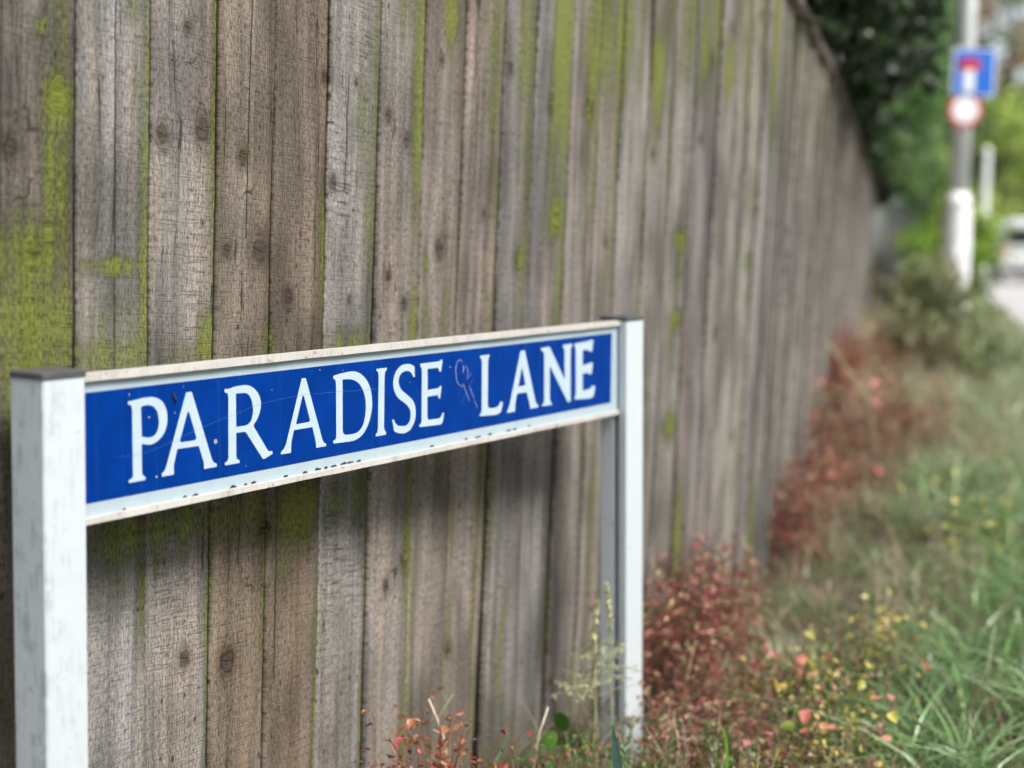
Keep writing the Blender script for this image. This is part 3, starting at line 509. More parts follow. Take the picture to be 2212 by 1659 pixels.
def board(idx, s0, s1, nu, nz, moss_rand):
    w = s1 - s0
    rg = np.random.default_rng(500 + idx)
    tilt_u, tilt_z = rg.normal(0, .0015), rg.normal(0, .0012)
    top = TOP + rg.normal(0, .004)
    z = np.linspace(-.04, top, nz)
    us = np.linspace(0, 1, nu)
    over = .012
    # edges wander a little along the length
    el = (value_noise(z * 9 + idx * 7.3, 3) - .5) * .0022 + (value_noise(z * 60 + idx * 3.1, 4) - .5) * .0012
    U = el[:, None] * (1 - us)[None] + us[None] * (w + over)
    Z = np.repeat(z[:, None], nu, 1)
    front = .0115 - .0064 * us[None] + (value_noise(Z * 2.5 + us[None] * 2 + idx * 11, 5) - .5) * .003 + tilt_u
    front = front + tilt_z * (Z - .9) * 3
    # depth of the side walls behind the face
    p, d, nrm = fence_at(s0)
    p2, d2, nrm2 = fence_at(s1)
    d = (p2 - p).normalized(); nrm = Vector((d.y, -d.x))
    def W(Uv, Nv, Zv):
        ln = Nv + LEAN * (Zv - CAM_H)
        return np.stack([p.x + d.x * Uv + nrm.x * ln - FO.x, p.y + d.y * Uv + nrm.y * ln - FO.y, Zv], -1)
    G = W(U, front, Z)
    back_l = W(el, np.full(nz, .004), z)
    back_r = W(np.full(nz, w + over), np.full(nz, -.001), z)
    verts = np.concatenate([G.reshape(-1, 3), back_l, back_r])
    n0 = nu * nz
    ids = np.arange(n0).reshape(nz, nu)
    f1 = np.stack([ids[:-1, :-1], ids[:-1, 1:], ids[1:, 1:], ids[1:, :-1]], -1).reshape(-1, 4)
    bl = n0 + np.arange(nz); br = n0 + nz + np.arange(nz)
    f2 = np.stack([bl[:-1], ids[:-1, 0], ids[1:, 0], bl[1:]], -1)
    f3 = np.stack([ids[:-1, -1], br[:-1], br[1:], ids[1:, -1]], -1)
    f4 = np.stack([br[:-1], bl[:-1], bl[1:], br[1:]], -1)
    tp = np.array([[ids[-1, 0], ids[-1, -1], br[-1], bl[-1]]])
    me = np_mesh("board", verts, np.concatenate([f1, f2, f3, f4, tp]))
    seed = float(idx % 40) * 3.7 + 1.3
    uu = np.concatenate([U.ravel(), el, np.full(nz, w + over)]); zz = np.concatenate([Z.ravel(), z, z])
    set_vec(me, np.stack([uu, zz, np.full(len(uu), seed)], 1), "bp")
    # knots
    ks = [(ks_ - s0, kz, kr * 1.12) for ks_, kz, kr in KNOTS if s0 - .005 < ks_ < s1 + .005]
    if len(ks) < 2:
        for _ in range(rg.integers(1, 4)):
            ks.append((rg.uniform(.01, w - .01), rg.uniform(.1, 1.65), rg.uniform(.005, .011)))
    ks = np.array(ks)
    dd = (uu[:, None] - ks[None, :, 0]) ** 2 + .42 * (zz[:, None] - ks[None, :, 1]) ** 2
    j = (dd / ks[None, :, 2] ** 2).argmin(1)
    set_vec(me, np.stack([uu - ks[j, 0], zz - ks[j, 1], ks[j, 2]], 1), "kn")
    # moss: measured patches, a valley line along the covered edge, more of it under the top
    ms = np.zeros(len(uu)); sg = uu + s0
    for bs, bz, rs, rz, st in MOSS:
        if bs + 2.2 * rs < s0 or bs - 2.2 * rs > s1 + .01: continue
        q = ((sg - bs) / (rs * 1.2)) ** 2 + ((zz - bz) / (rz * 1.2)) ** 2
        inside_b = 1.0 if s0 - .004 <= bs <= s1 + .004 else .15
        ms = np.maximum(ms, inside_b * st * (1.12 if bs < 0 else 1.0) * np.exp(-(q * .8) ** 1.3 * .7))
    edge = np.exp(-((w - uu) / (.005 + .016 * value_noise(zz * 4 + idx * 5, 8))) ** 2)
    ev = value_noise(zz * 3.1 + idx * 17.7, 9)
    ms = np.maximum(ms, edge * np.clip(ev * 1.9 - .40, 0, 1.0) * (.55 + .5 * rg.random()))
    if moss_rand:
        sk = rg.uniform(.6, 1.15)
        wd = np.clip((uu / w - rg.uniform(.15, .6)) * 3, 0, 1)
        tops = np.clip((zz - rg.uniform(.80, 1.25)) / .5, 0, 1)
        ms = np.maximum(ms, tops * wd * sk)
        for _ in range(rg.integers(1, 4)):
            c_u, c_z = rg.uniform(.45, 1) * w, rg.uniform(.05, 1.6)
            q = ((uu - c_u) / rg.uniform(.006, .016)) ** 2 + ((zz - c_z) / rg.uniform(.10, .45)) ** 2
            ms = np.maximum(ms, rg.uniform(.4, .9) * np.exp(-q))
    crk = np.full(len(uu), .05)
    for cs, cz0, cz1, csl in CRACKS:
        if s0 < cs < s1:
            dd_ = uu + s0 - cs - csl * (zz - cz0)
            out_ = np.maximum(np.maximum(cz0 - zz, zz - cz1), 0)
            crk = np.where(np.abs(dd_) + out_ < np.abs(crk), np.where(out_ > .012, .05, dd_), crk)
    set_flt(me, crk, "crk")
    foot = np.clip((.14 - zz) / .14, 0, 1) * .5
    ms = np.maximum(ms, foot)
    set_flt(me, ms, "moss")
    if idx in TINTS: tn = np.array(TINTS[idx]) * np.array((.455, .440, .422)) * (.88 + .24 * rg.random())
    else:
        tn = np.array((.262, .249, .234)) * rg.uniform(.72, 1.25) * np.array((1, 1 - rg.uniform(0, .05), 1 - rg.uniform(0, .10)))
    set_col(me, np.repeat(tn[None], len(uu), 0), "tint")
    return link("board", me, M['wood'], fence)
edges = [-.258 * FK, -.130 * FK] + EDGES
rg0 = np.random.default_rng(77)
while edges[-1] < LINE_LEN - S_ZERO and fence_at(edges[-1])[0].y < 16.5:
    edges.append(edges[-1] + rg0.normal(.118, .006))
for k, (e0, e1) in enumerate(zip(edges, edges[1:])):
    i = k - 2
    if i < 11: board(i, e0, e1, 12, 150, i >= 6)
    elif i < 32: board(i, e0, e1, 8, 90, True)
    else: board(i, e0, e1, 5, 40, True)
# the farthest stretch, too far to pick boards apart
s = edges[-1]; vs = []; fs = []; bpv = []; tn = []; mo = []
while s < LINE_LEN - S_ZERO - .2:
    p, d, nr = fence_at(s)
    b = len(vs); tt = rg0.uniform(.33, .5)
    for du, dn in ((0, .017), (.14, .005)):
        for zz in (0., .6, 1.2, TOP):
            q = p + d * du + nr * (dn + LEAN * (zz - CAM_H))
            vs.append((q.x - FO.x, q.y - FO.y, zz)); bpv.append((du, zz, s)); tn.append((tt, tt * .95, tt * .9)); mo.append(rg0.uniform(0, .35))
    for r_ in range(3): fs.append((b + r_, b + 4 + r_, b + 5 + r_, b + 1 + r_))
    s += .118
me = np_mesh("far_boards", vs, fs)
set_vec(me, bpv, "bp"); set_vec(me, [(1, 1, .01)] * len(vs), "kn"); set_flt(me, mo, "moss"); set_flt(me, [.05] * len(vs), "crk"); set_col(me, tn, "tint")
o = link("far_boards", me, M['wood'], fence); o["kind"] = "stuff"
# capping rail pieces on top, posts and rails behind
def fence_piece(name, s0, s1, n0, n1, z0, z1, tintv):
    p, _, _ = fence_at(s0); p2, _, _ = fence_at(s1)
    d = (p2 - p).normalized(); L_ = (p2 - p).length; nr = Vector((d.y, -d.x))
    vs = []
    for zz in (z0, z1):
        for uu_, nn in ((0, n0), (L_, n0), (L_, n1), (0, n1)):
            q = p + d * uu_ + nr * (nn + LEAN * (zz - CAM_H)); vs.append((q.x - FO.x, q.y - FO.y, zz))
    me = np_mesh(name, vs, [(0,3,2,1),(4,5,6,7),(0,1,5,4),(1,2,6,5),(2,3,7,6),(3,0,4,7)])
    set_vec(me, [(v[2] * .5, (v[0] ** 2 + v[1] ** 2) ** .5, s0) for v in vs], "bp"); set_vec(me, [(1, 1, .01)] * 8, "kn")
    set_flt(me, [.12] * 8, "moss"); set_flt(me, [.05] * 8, "crk"); set_col(me, [tintv] * 8, "tint")
    return link(name, me, M['wood'], fence)
s = -.258 * FK
while s < edges[-1] - 1.9:
    for q_ in range(4): fence_piece("capping_rail", s + q_ * .455, s + q_ * .455 + .4535, -.035, .030, TOP + .006, TOP + .032, (.20, .17, .14))
    for zr in (.25, .9, 1.5): fence_piece("back_rail", s, s + 1.815, -.075, -.004, zr, zr + .06, (.25, .22, .18))
    fence_piece("fence_post", s, s + .09, -.17, -.078, -.1, TOP, (.25, .22, .18))
    s += 1.82

# ------------------------------------------------------------------ street name sign
ST = Vector((-0.48026406, 1.59060267, 0.82444472))
SA = Vector((0.55868698, 0.82947608, 0.01162946)); SN = Vector((-0.82955683, 0.55861214, 0.00921493)); SU = Vector((0.00114721, -0.01479555, 0.99988991))
sign = tag(empty("street_name_sign"), "blue enamel street name sign between two white posts", "street sign")
sign.matrix_world = Matrix(((SA.x, SN.x, SU.x, ST.x), (SA.y, SN.y, SU.y, ST.y), (SA.z, SN.z, SU.z, ST.z), (0, 0, 0, 1)))
# sign axes: x along the plate, y towards the fence, z up; plate face at y = 0
def bevel_rect(x0, x1, y0, y1, c):
    return [(x0 + c, y0), (x1 - c, y0), (x1 - c * .3, y0 + c * .3), (x1, y0 + c), (x1, y1 - c), (x1 - c, y1), (x0 + c, y1), (x0, y1 - c), (x0, y0 + c), (x0 + c * .3, y0 + c * .3)]
def post(x0, x1, splay, slot_side):
    y0, y1, c = -.020, .037, .0022
    sl0, sl1, sdp = -.0042, .0088, .020
    if slot_side < 0:
        prof = [(x0 + c, y0), (x1 - c, y0), (x1, y0 + c), (x1, y1 - c), (x1 - c, y1), (x0 + c, y1), (x0, y1 - c), (x0, sl1), (x0 + sdp, sl1), (x0 + sdp, sl0), (x0, sl0), (x0, y0 + c)]
    else:
        prof = [(x0 + c, y0), (x1 - c, y0), (x1, y0 + c), (x1, sl0), (x1 - sdp, sl0), (x1 - sdp, sl1), (x1, sl1), (x1, y1 - c), (x1 - c, y1), (x0 + c, y1), (x0, y1 - c), (x0, y0 + c)]
    n = len(prof); mb = MB(); H = 1.15
    rings = [0, -.05, -.15, -.3, -.5, -.8, -H]
    vs = []
    for zz in rings: vs += [(px + splay * -zz, py, zz) for px, py in prof]
    fs = []
    for r_ in range(len(rings) - 1):
        for k in range(n): fs.append((r_*n+k, (r_+1)*n+k, (r_+1)*n+(k+1)%n, r_*n+(k+1)%n))
    fs.append(tuple(range(n)))
    mb.add(vs, [tuple(reversed(f)) for f in fs])
    me = mb.mesh("post")
    # grime sits thickest on the weather side face
    gr = np.array([1.45 if (abs((v.co.x - splay * -v.co.z) - x0) < .004 and slot_side > 0) else .07 for v in me.vertices])
    set_flt(me, gr, "grime")
    po = link("post", me, M['white'], sign)
    cp = MB()
    cp.add([], [])
    cp.prism(bevel_rect(x0 - .0012, x1 + .0012, y0 - .0012, y1 + .0012, .003), .0003, .0062)
    inner = bevel_rect(x0 - .0012, x1 + .0012, y0 - .0012, y1 + .0012, .003)
    top = [((px - (x0 + x1) / 2) * .93 + (x0 + x1) / 2, (py - .0085) * .93 + .0085) for px, py in inner]
    k = len(inner)
    cp.add([(a_, b_, .0063) for a_, b_ in inner] + [(a_, b_, .0080) for a_, b_ in top],
           [(i, (i + 1) % k, k + (i + 1) % k, k + i) for i in range(k)] + [tuple(range(k, 2 * k))])
    cp.build("post_cap", M['cap'], po)
    return po
post(-.0720, -.0150, -.018, 1)
post(1.2010, 1.2640, .034, -1)
# plate: folded enamel sheet, its rails, blue field, letters
plate = MB().box((-.030, 0, -.1690), (1.216, .0035, -.0010)).build("name_plate", M['border'], sign)
def rail(name, z0, z1, z_lip, y_lip):
    mb = MB()
    prof = [(-.0062, z0), (-.0062, z1), (.0085, z1), (.0085, z0)]
    nseg = 60; vs = []; fs = []
    for i in range(nseg + 1):
        x = -.0285 + (1.2035 + .0285) * i / nseg
        j = [(value_noise(np.array([i * .45 + q * 19.]), 12)[0] - .5) * .0007 for q in range(4)]
        vs += [(x, prof[q][0] + j[q], prof[q][1] + j[q] * .6) for q in range(4)]
    for i in range(nseg):
        for q in range(4): fs.append((i*4+q, i*4+(q+1)%4, (i+1)*4+(q+1)%4, (i+1)*4+q))
    fs += [(3, 2, 1, 0), tuple(nseg * 4 + q for q in range(4))]
    mb.add(vs, fs)
    return mb.build(name, M['rail'], sign, bevel=0)
rail("top_rail", -.0082, .0006, 0, 0)
rail("bottom_rail", -.1712, -.1638, 0, 0)
bf = MB().box((-.016, -.0003, -.1480), (1.1815, -.00005, -.0212)).build("blue_field", M['blue'], plate)
def flat_shape(name, loops, depth, y, mat, parent):
    cu = bpy.data.curves.new(name, 'CURVE'); cu.dimensions = '2D'; cu.fill_mode = 'BOTH'; cu.extrude = depth / 2
    for lp in loops:
        sp = cu.splines.new('POLY'); sp.points.add(len(lp) - 1); sp.use_cyclic_u = True
        for pnt, (a_, b_) in zip(sp.points, lp): pnt.co = (a_, b_, 0, 1)
    tmp = bpy.data.objects.new(name, cu); COL.objects.link(tmp)
    dg = bpy.context.evaluated_depsgraph_get()
    me = bpy.data.meshes.new_from_object(tmp.evaluated_get(dg))
    bpy.data.objects.remove(tmp); bpy.data.curves.remove(cu)
    me.materials.clear()
    o = link(name, me, mat, parent)
    o.rotation_euler = (math.pi / 2, 0, 0)       # drawn in x/z of the sign, standing off the face
    o.location = (0, y, 0)
    return o
for ch, loops in LETTERS:
    flat_shape("letter", [[(a_ * 1e-4, b_ * 1e-4) for a_, b_ in lp] for lp in loops], .0004, -.00055, M['letter'], plate)["label"] = "white serif capital letter " + ch
WID = [.0011, .0009, .0014, .0007, .0006, .0009, .0007, .0005, .0004, .0005, .00035, .0004]
for k, line in enumerate(SCRATCHES):
    pts = [Vector((a_ * 1e-4, b_ * 1e-4)) for a_, b_ in line]
    # subdivide smoothly
    q = []
    for i in range(len(pts) - 1):
        p0, p1, p2, p3 = pts[max(i-1, 0)], pts[i], pts[i+1], pts[min(i+2, len(pts)-1)]
        for t_ in (0, .25, .5, .75):
            q.append(.5 * ((2*p1) + (p2-p0)*t_ + (2*p0-5*p1+4*p2-p3)*t_*t_ + (3*p1-p0-3*p2+p3)*t_**3))
    q.append(pts[-1])
    lo = []; hi = []
    for i, p in enumerate(q):
        t_ = (q[min(i+1, len(q)-1)] - q[max(i-1, 0)]).normalized(); nn = Vector((-t_.y, t_.x))
        w_ = WID[k] * (.25 + .75 * math.sin(math.pi * (i + .7) / (len(q) + .4)) ** .6) * random.uniform(.8, 1.15)
        lo.append(p - nn * w_ / 2); hi.append(p + nn * w_ / 2)
    mb = MB(); n = len(q)
    mb.add([(p.x, 0, p.y) for p in lo] + [(p.x, 0, p.y) for p in hi], [(i, i+1, n+i+1, n+i) for i in range(n-1)])
    o = mb.build("scratch", M['scratch'] if k < 7 else M['hairline'], plate); o.location.y = -.0009 if k >= 10 else -.0005
# chipped enamel above the bottom rail and specks on the face
def blob(mb, cx, cz, rx, rz, y, flat=False):
    n = 14; vs = [(cx, y, cz)]
    for i in range(n):
        a_ = 2 * math.pi * i / n; k_ = random.uniform(.65, 1.2)
        vs.append((cx + math.cos(a_) * rx * k_, y, cz + (max(math.sin(a_), -.3 if flat else -1) * rz * k_)))
    mb.add(vs, [(0, 1 + (i + 1) % n, 1 + i) for i in range(n)])
mb = MB()
for s_, v_, w_ in CHIPS: blob(mb, s_, v_ - .0016, w_ * .8, .0018 + random.random() * .0009, -.0006, True)
o = mb.build("chipped_edge", M['chip'], plate); o["label"] = "dark chips in the enamel along the lower edge"; o["kind"] = "stuff"
mb = MB()
for s_, v_, r_ in ((.0628,-.0292,.0009),(.0918,-.0586,.0011),(.1015,-.1312,.0012),(.1323,-.0576,.0007),(.2509,-.1383,.0007),(.1469,-.0271,.0007),(.3927,-.0259,.0008),(.689,-.045,.0009),(.44,-.03,.0006),(.33,-.11,.0006),(.525,-.045,.0006),(.30,-.045,.0006),(.59,-.06,.0005)):
    blob(mb, s_, v_, r_, r_ * 1.1, -.0008)
for k in range(8):
    a_ = k * .785 + .2; blob(mb, .1985 + math.cos(a_) * .0020, -.1004 + math.sin(a_) * .0020, .0013 * abs(math.cos(a_)) + .00018, .0013 * abs(math.sin(a_)) + .00018, -.0008)
mb.build("pale_specks", M['speck'], plate)["kind"] = "stuff"
mb = MB(); mb.tube([(.1300, -.0014, -.0330), (.1306, -.0022, -.0370), (.1318, -.0026, -.0410), (.1336, -.0016, -.0446)], [.0006, .0013, .0017, .0007], 7)
mb.build("dirt_lump", M['chip'], plate, smooth=True)

# ------------------------------------------------------------------ plant builders
def at(px, py, Y):
    """world point at depth Y seen in the direction (px, py) of a 2212 x 1659 frame"""
    d = fw + rt * ((px - 1106) / 3070) - upv * ((py - 829.5) / 3070)
    k = Y / d.y
    return Vector((d.x * k, Y, CAM_H + d.z * k))

def blade_arrays(base, h, az, lean, wid, col, tipcol, segs=4, rg=rng):
    n = len(h); t = np.linspace(0, 1, segs + 1)
    dirx, diry = np.cos(az), np.sin(az)
    out = lean[:, None] * h[:, None] * t[None] ** 2
    up_ = h[:, None] * (t[None] - .42 * np.minimum(lean, 1.3)[:, None] * t[None] ** 2.4)
    cx = base[:, 0:1] + dirx[:, None] * out; cy = base[:, 1:2] + diry[:, None] * out; cz = base[:, 2:3] + up_
    ta = rg.uniform(0, np.pi, n)
    wx, wy = np.cos(ta), np.sin(ta)
    w = wid[:, None] * np.clip(1 - t[None] ** 1.8, .06, 1) * .5
    A = np.stack([cx - wx[:, None] * w, cy - wy[:, None] * w, cz], -1)
    B = np.stack([cx + wx[:, None] * w, cy + wy[:, None] * w, cz], -1)
    V = np.stack([A, B], 2).reshape(n, -1, 3)                       # n, (segs+1)*2, 3
    C = col[:, None, :] * (1 - t[None, :, None]) + tipcol[:, None, :] * t[None, :, None]
    C = np.repeat(C, 2, 1)
    k = (segs + 1) * 2
    f = np.array([[2*i, 2*i+1, 2*i+3, 2*i+2] for i in range(segs)])
    F = (f[None] + (np.arange(n) * k)[:, None, None]).reshape(-1, 4)
    return V.reshape(-1, 3), F, C.reshape(-1, 3)

def leaf_arrays(cen, size, col, rg, flat=.5, aspect=.55, dirs=None):
    n = len(cen)
    d = rg.normal(size=(n, 3)); d[:, 2] *= (1 - flat)
    if dirs is not None: d = d * .5 + dirs
    d /= np.linalg.norm(d, axis=1, keepdims=True) + 1e-9
    upn = rg.normal(size=(n, 3)) * .6; upn[:, 2] += 1
    sd_ = np.cross(d, upn); sd_ /= np.linalg.norm(sd_, axis=1, keepdims=True) + 1e-9
    nn = np.cross(sd_, d)
    L_ = size[:, None]; W_ = L_ * aspect
    p0 = cen - d * L_ * .5; p2 = cen + d * L_ * .5 - nn * L_ * .12
    fold = rg.uniform(.05, .3, (n, 1)) * L_
    m1 = cen - d * L_ * .12 + sd_ * W_ * .5 + nn * fold; m2 = cen - d * L_ * .12 - sd_ * W_ * .5 + nn * fold
    e1 = cen + d * L_ * .22 + sd_ * W_ * .36 + nn * fold * .6; e2 = cen + d * L_ * .22 - sd_ * W_ * .36 + nn * fold * .6
    V = np.stack([p0, m1, e1, p2, e2, m2], 1).reshape(-1, 3)
    b = (np.arange(n) * 6)[:, None]
    F = np.concatenate([b + np.array([[0, 1, 2, 3]]), b + np.array([[0, 3, 4, 5]])])
    return V, F, np.repeat(col, 6, 0)

def quad_leaves(cen, size, col, rg, aspect=.6):
    n = len(cen)
    d = rg.normal(size=(n, 3)); d /= np.linalg.norm(d, axis=1, keepdims=True)
    e = np.cross(d, rg.normal(size=(n, 3))); e /= np.linalg.norm(e, axis=1, keepdims=True) + 1e-9
    L_ = size[:, None] * .5
    V = np.stack([cen - d * L_, cen + e * L_ * aspect, cen + d * L_, cen - e * L_ * aspect], 1).reshape(-1, 3)
    F = np.arange(n * 4).reshape(n, 4)
    return V, F, np.repeat(col, 4, 0)

def palette(rg, n, cols, var=.2):
    c = np.array(cols)[rg.integers(0, len(cols), n)]
    return np.clip(c * (1 + rg.normal(0, var, (n, 1))) * (1 + rg.normal(0, .06, (n, 3))), .002, .95)

def col_mesh(name, V, F, C, mat, parent=None, smooth=False):
    me = np_mesh(name, V, F, smooth); set_col(me, C)
    return link(name, me, mat, parent)

def ground_z(x, y): return bumps(x, y)

# ------------------------------------------------------------------ verge grass
GREEN = [(.14, .27, .085), (.18, .33, .105), (.10, .20, .065), (.24, .36, .12), (.28, .40, .20), (.15, .29, .13)]
PALE = [(.40, .46, .28), (.48, .48, .34), (.34, .42, .24), (.50, .42, .30)]
DRY = [(.48, .36, .26), (.40, .29, .21), (.54, .42, .31), (.38, .22, .17)]
def grass_zone(n, ylo, yhi, hlo, hhi, wid, cols, tips, u_lo=0., u_hi=1., segs=4, ypow=1.0, lean=(.2, 1.2), rg=rng, tuft=.028):
    y = ylo + (yhi - ylo) * rg.random(n) ** ypow
    fx = np.interp(y, [p[1] for p in line_pts], [p[0] for p in line_pts]) + .035
    ex = .3 * y + VERGE
    nt = max(1, n // 12); ty = ylo + (yhi - ylo) * rg.random(nt) ** ypow; tk = u_lo + (u_hi - u_lo) * rg.random(nt); ti = rg.integers(0, nt, n)
    k = tk[ti]; y = ty[ti] + rg.normal(0, tuft, n)
    fx = np.interp(y, [p[1] for p in line_pts], [p[0] for p in line_pts]) + .035
    ex = .3 * y + VERGE
    x = np.maximum(fx + (ex - fx) * k + rg.normal(0, tuft, n), fx)
    h = rg.uniform(hlo, hhi, n) * (.75 + .5 * rg.random(n))
    b = np.stack([x, y, bumps(x, y) - .01], 1)
    return blade_arrays(b, h, rg.uniform(0, 2 * np.pi, n), rg.uniform(*lean, n), wid * rg.uniform(.6, 1.4, n), palette(rg, n, cols, .35), palette(rg, n, tips, .3), segs, rg)
def join(parts):
    V = []; F = []; C = []; b = 0
    for v, f, c in parts:
        V.append(v); F.append(f + b); C.append(c); b += len(v)
    return np.concatenate(V), np.concatenate(F), np.concatenate(C)
parts = [grass_zone(4600, 2.35, 5.4, .12, .30, .0075, GREEN, GREEN + PALE[:1], .38, 1.0, 6, 1.2, (.5, 2.1)),
         grass_zone(2500, 2.35, 5.2, .06, .15, .006, GREEN[:3], GREEN, .2, 1.0, 4, 1.2, (.4, 1.6)),
         grass_zone(900, 2.35, 5.2, .05, .13, .004, GREEN, GREEN, .0, .4),
         grass_zone(7500, 4.5, 9, .14, .30, .011, GREEN + PALE[:2], GREEN[2:] + PALE, .25, 1.0, 4, 1.0, (.5, 1.9), tuft=.04),
         grass_zone(7000, 8, 14, .10, .20, .012, GREEN[3:] + PALE, PALE + GREEN[3:], .2, 1.0, 3, tuft=.06),
         grass_zone(5500, 13, 26, .06, .13, .018, GREEN[3:] + PALE, PALE, .05, 1.0, 3, tuft=.08)]
V, F, C = join(parts)
o = col_mesh("grass", V, F, C, M['grass']); tag(o, "long green grass covering the verge beside the fence", "grass", kind="stuff")
parts = [grass_zone(3400, 2.3, 5.8, .08, .22, .0034, DRY + PALE[3:] + [(.20, .10, .07)], DRY + PALE, .0, .7, 4, 1.0, (.1, 1.6)),
         grass_zone(2200, 5, 10, .16, .34, .005, DRY, DRY + PALE, .04, .62, 4, 1.0, (.1, .9)),
         grass_zone(3500, 9, 17, .16, .32, .008, DRY + PALE, DRY + PALE, .0, .55, 3, 1.0, (.1, .8))]
V, F, C = join(parts)
o = col_mesh("dry_grass", V, F, C, M['grass']); tag(o, "thin dry tan grass stems mixed through the verge", "dry grass", kind="stuff")

# ------------------------------------------------------------------ herbs
def herb(name, label, cat, spots, h, n_stem, n_leaf, lsize, leafcols, stemcols, spread, seed, big=0, bigcols=None, bigsize=.03, group=None, lean=.4):
    """spots: list of ground points of the clump; stems rise from them, leaves sit along the stems"""
    rg = np.random.default_rng(seed)
    c0 = np.mean(np.array(spots), 0)
    root = tag(empty(name, (c0[0], c0[1], float(ground_z(c0[0], c0[1])) - .005)), label, cat, group)
    V = []; mb = MB(); leafp = []; stemcol = []; tips = []; tdirs = []
    for i in range(n_stem):
        s_ = spots[rg.integers(0, len(spots))]
        x, y = s_[0] - c0[0] + rg.normal(0, spread * .4), s_[1] - c0[1] + rg.normal(0, spread * .4)
        hh = h * rg.uniform(.55, 1.1); az = rg.uniform(0, 6.283); ln = rg.uniform(0, lean) * hh
        pts = []
        for t_ in (0, .35, .7, 1):
            pts.append((x + math.cos(az) * ln * t_ ** 1.6 + rg.normal(0, .004), y + math.sin(az) * ln * t_ ** 1.6 + rg.normal(0, .004), hh * t_ * (1 - .12 * t_ * lean)))
        n0 = len(mb.v); mb.tube(pts, [.0016, .0013, .001, .0006], 4, False)
        stemcol += [tuple(palette(rg, 1, stemcols, .15)[0])] * (len(mb.v) - n0)
        P = np.array(pts)
        for t_ in rg.uniform(.15, 1, max(2, n_leaf // n_stem)):
            k = t_ * 3; i0 = min(int(k), 2); q = P[i0] * (1 - (k - i0)) + P[i0 + 1] * (k - i0)
            leafp.append(q + rg.normal(0, lsize * 1.1, 3) * np.array([1, 1, .6]))
        tips.append(P[3]); 
    me = mb.mesh("stems"); set_col(me, stemcol)
    o = link("stems", me, M['stem'], root); o["kind"] = "stuff"
    leafp = np.array(leafp); leafp[:, 2] = np.maximum(leafp[:, 2], .006)
    n = len(leafp)
    v, f, c = leaf_arrays(leafp, lsize * rg.uniform(.55, 1.35, n), palette(rg, n, leafcols, .25), rg)
    o = col_mesh("foliage", v, f, c, M['leaf'], root); o["kind"] = "stuff"
    for k in range(big):
        q = tips[rg.integers(0, len(tips))] + rg.normal(0, .02, 3); q[2] = max(q[2], .03)
        v, f, c = leaf_arrays(np.zeros((1, 3)), np.array([bigsize * rg.uniform(.7, 1.25)]), palette(rg, 1, bigcols or leafcols, .15), rg, .4, .8)
        o = col_mesh("leaf", v, f, c, M['leaf'], root); o.location = tuple(q)
    return root
RED = [(.26, .075, .065), (.34, .12, .09), (.20, .055, .055), (.42, .20, .13), (.34, .20, .12), (.36, .11, .10), (.46, .34, .20), (.18, .22, .09)]
REDSTEM = [(.20, .06, .06), (.26, .11, .08), (.16, .05, .07)]
BROWN = [(.30, .15, .10), (.36, .20, .13), (.24, .11, .08), (.40, .26, .16), (.22, .20, .09)]
ORANGE = [(.70, .27, .18), (.68, .42, .16), (.70, .58, .18), (.52, .52, .14), (.74, .36, .30)]
GRN = [(.10, .19, .04), (.14, .24, .06), (.07, .14, .03)]
def gp(px, Y):
    Y = Y * .93
    return (at(px, 900, Y).x, Y)
herb("red_herb", "broad clump of dark red leaves against the fence behind the right post", "plant", [gp(1440, 3.1), gp(1500, 3.35), gp(1540, 3.5), gp(1580, 3.6), gp(1470, 3.2)], .30, 130, 2900, .016, RED, REDSTEM, .15, 21, 14, [(.42, .10, .10), (.45, .18, .12)], .018, "red herbs along the fence")
herb("red_herb", "dark red stems standing by the mossy board foot beyond the first clump", "plant", [gp(1710, 4.5), gp(1730, 4.7), gp(1745, 4.9)], .32, 60, 1200, .017, RED, REDSTEM, .12, 22, 0, None, .02, "red herbs along the fence")
herb("red_herb", "tall loose red plant with pinkish leaves further down the fence", "plant", [gp(1790, 5.9), gp(1850, 6.2), gp(1930, 6.3), gp(2000, 6.2), gp(1900, 5.7)], .33, 130, 2300, .022, RED + BROWN + GRN[:1], REDSTEM, .2, 23, 22, [(.64, .26, .2), (.60, .2, .16)], .04, "red herbs along the fence")
herb("red_herb", "faded rusty plant on the far verge below the shrub", "plant", [gp(1905, 8.6), gp(1960, 9.4), gp(2030, 9.8)], .34, 90, 1300, .03, [(.38, .18, .12), (.42, .24, .15), (.32, .24, .11)], DRY, .22, 24, 0, None, .03, "red herbs along the fence")
herb("red_herb", "small rusty sprig right against the fence past the pale seed stalk", "plant", [gp(1815, 7.4), gp(1835, 7.8)], .40, 50, 800, .024, [(.42, .16, .08), (.30, .10, .06)], REDSTEM, .1, 25, 0, None, .03, "red herbs along the fence")
BROWN = [(.30, .15, .10), (.36, .20, .13), (.24, .11, .08), (.40, .26, .16), (.22, .20, .09)]
herb("red_herb", "brownish red plant on the bank just before the tall loose one", "plant", [gp(1765, 5.2), gp(1790, 5.5), gp(1850, 5.5)], .26, 50, 1000, .02, RED + [(.34, .18, .11)], REDSTEM, .14, 28, 10, [(.6, .2, .16)], .035, "red herbs along the fence")
herb("withered_herb", "withered brown and red tangle spreading from the right post into the grass", "plant", [gp(1440, 2.7), gp(1520, 2.8), gp(1600, 2.9), gp(1660, 3.0), gp(1700, 3.2), gp(1560, 2.6), gp(1650, 2.7)], .17, 150, 3000, .015, BROWN + RED[:2] + GRN[:1], BROWN + REDSTEM, .16, 26, 8, [(.5, .2, .14), (.45, .12, .12)], .016)
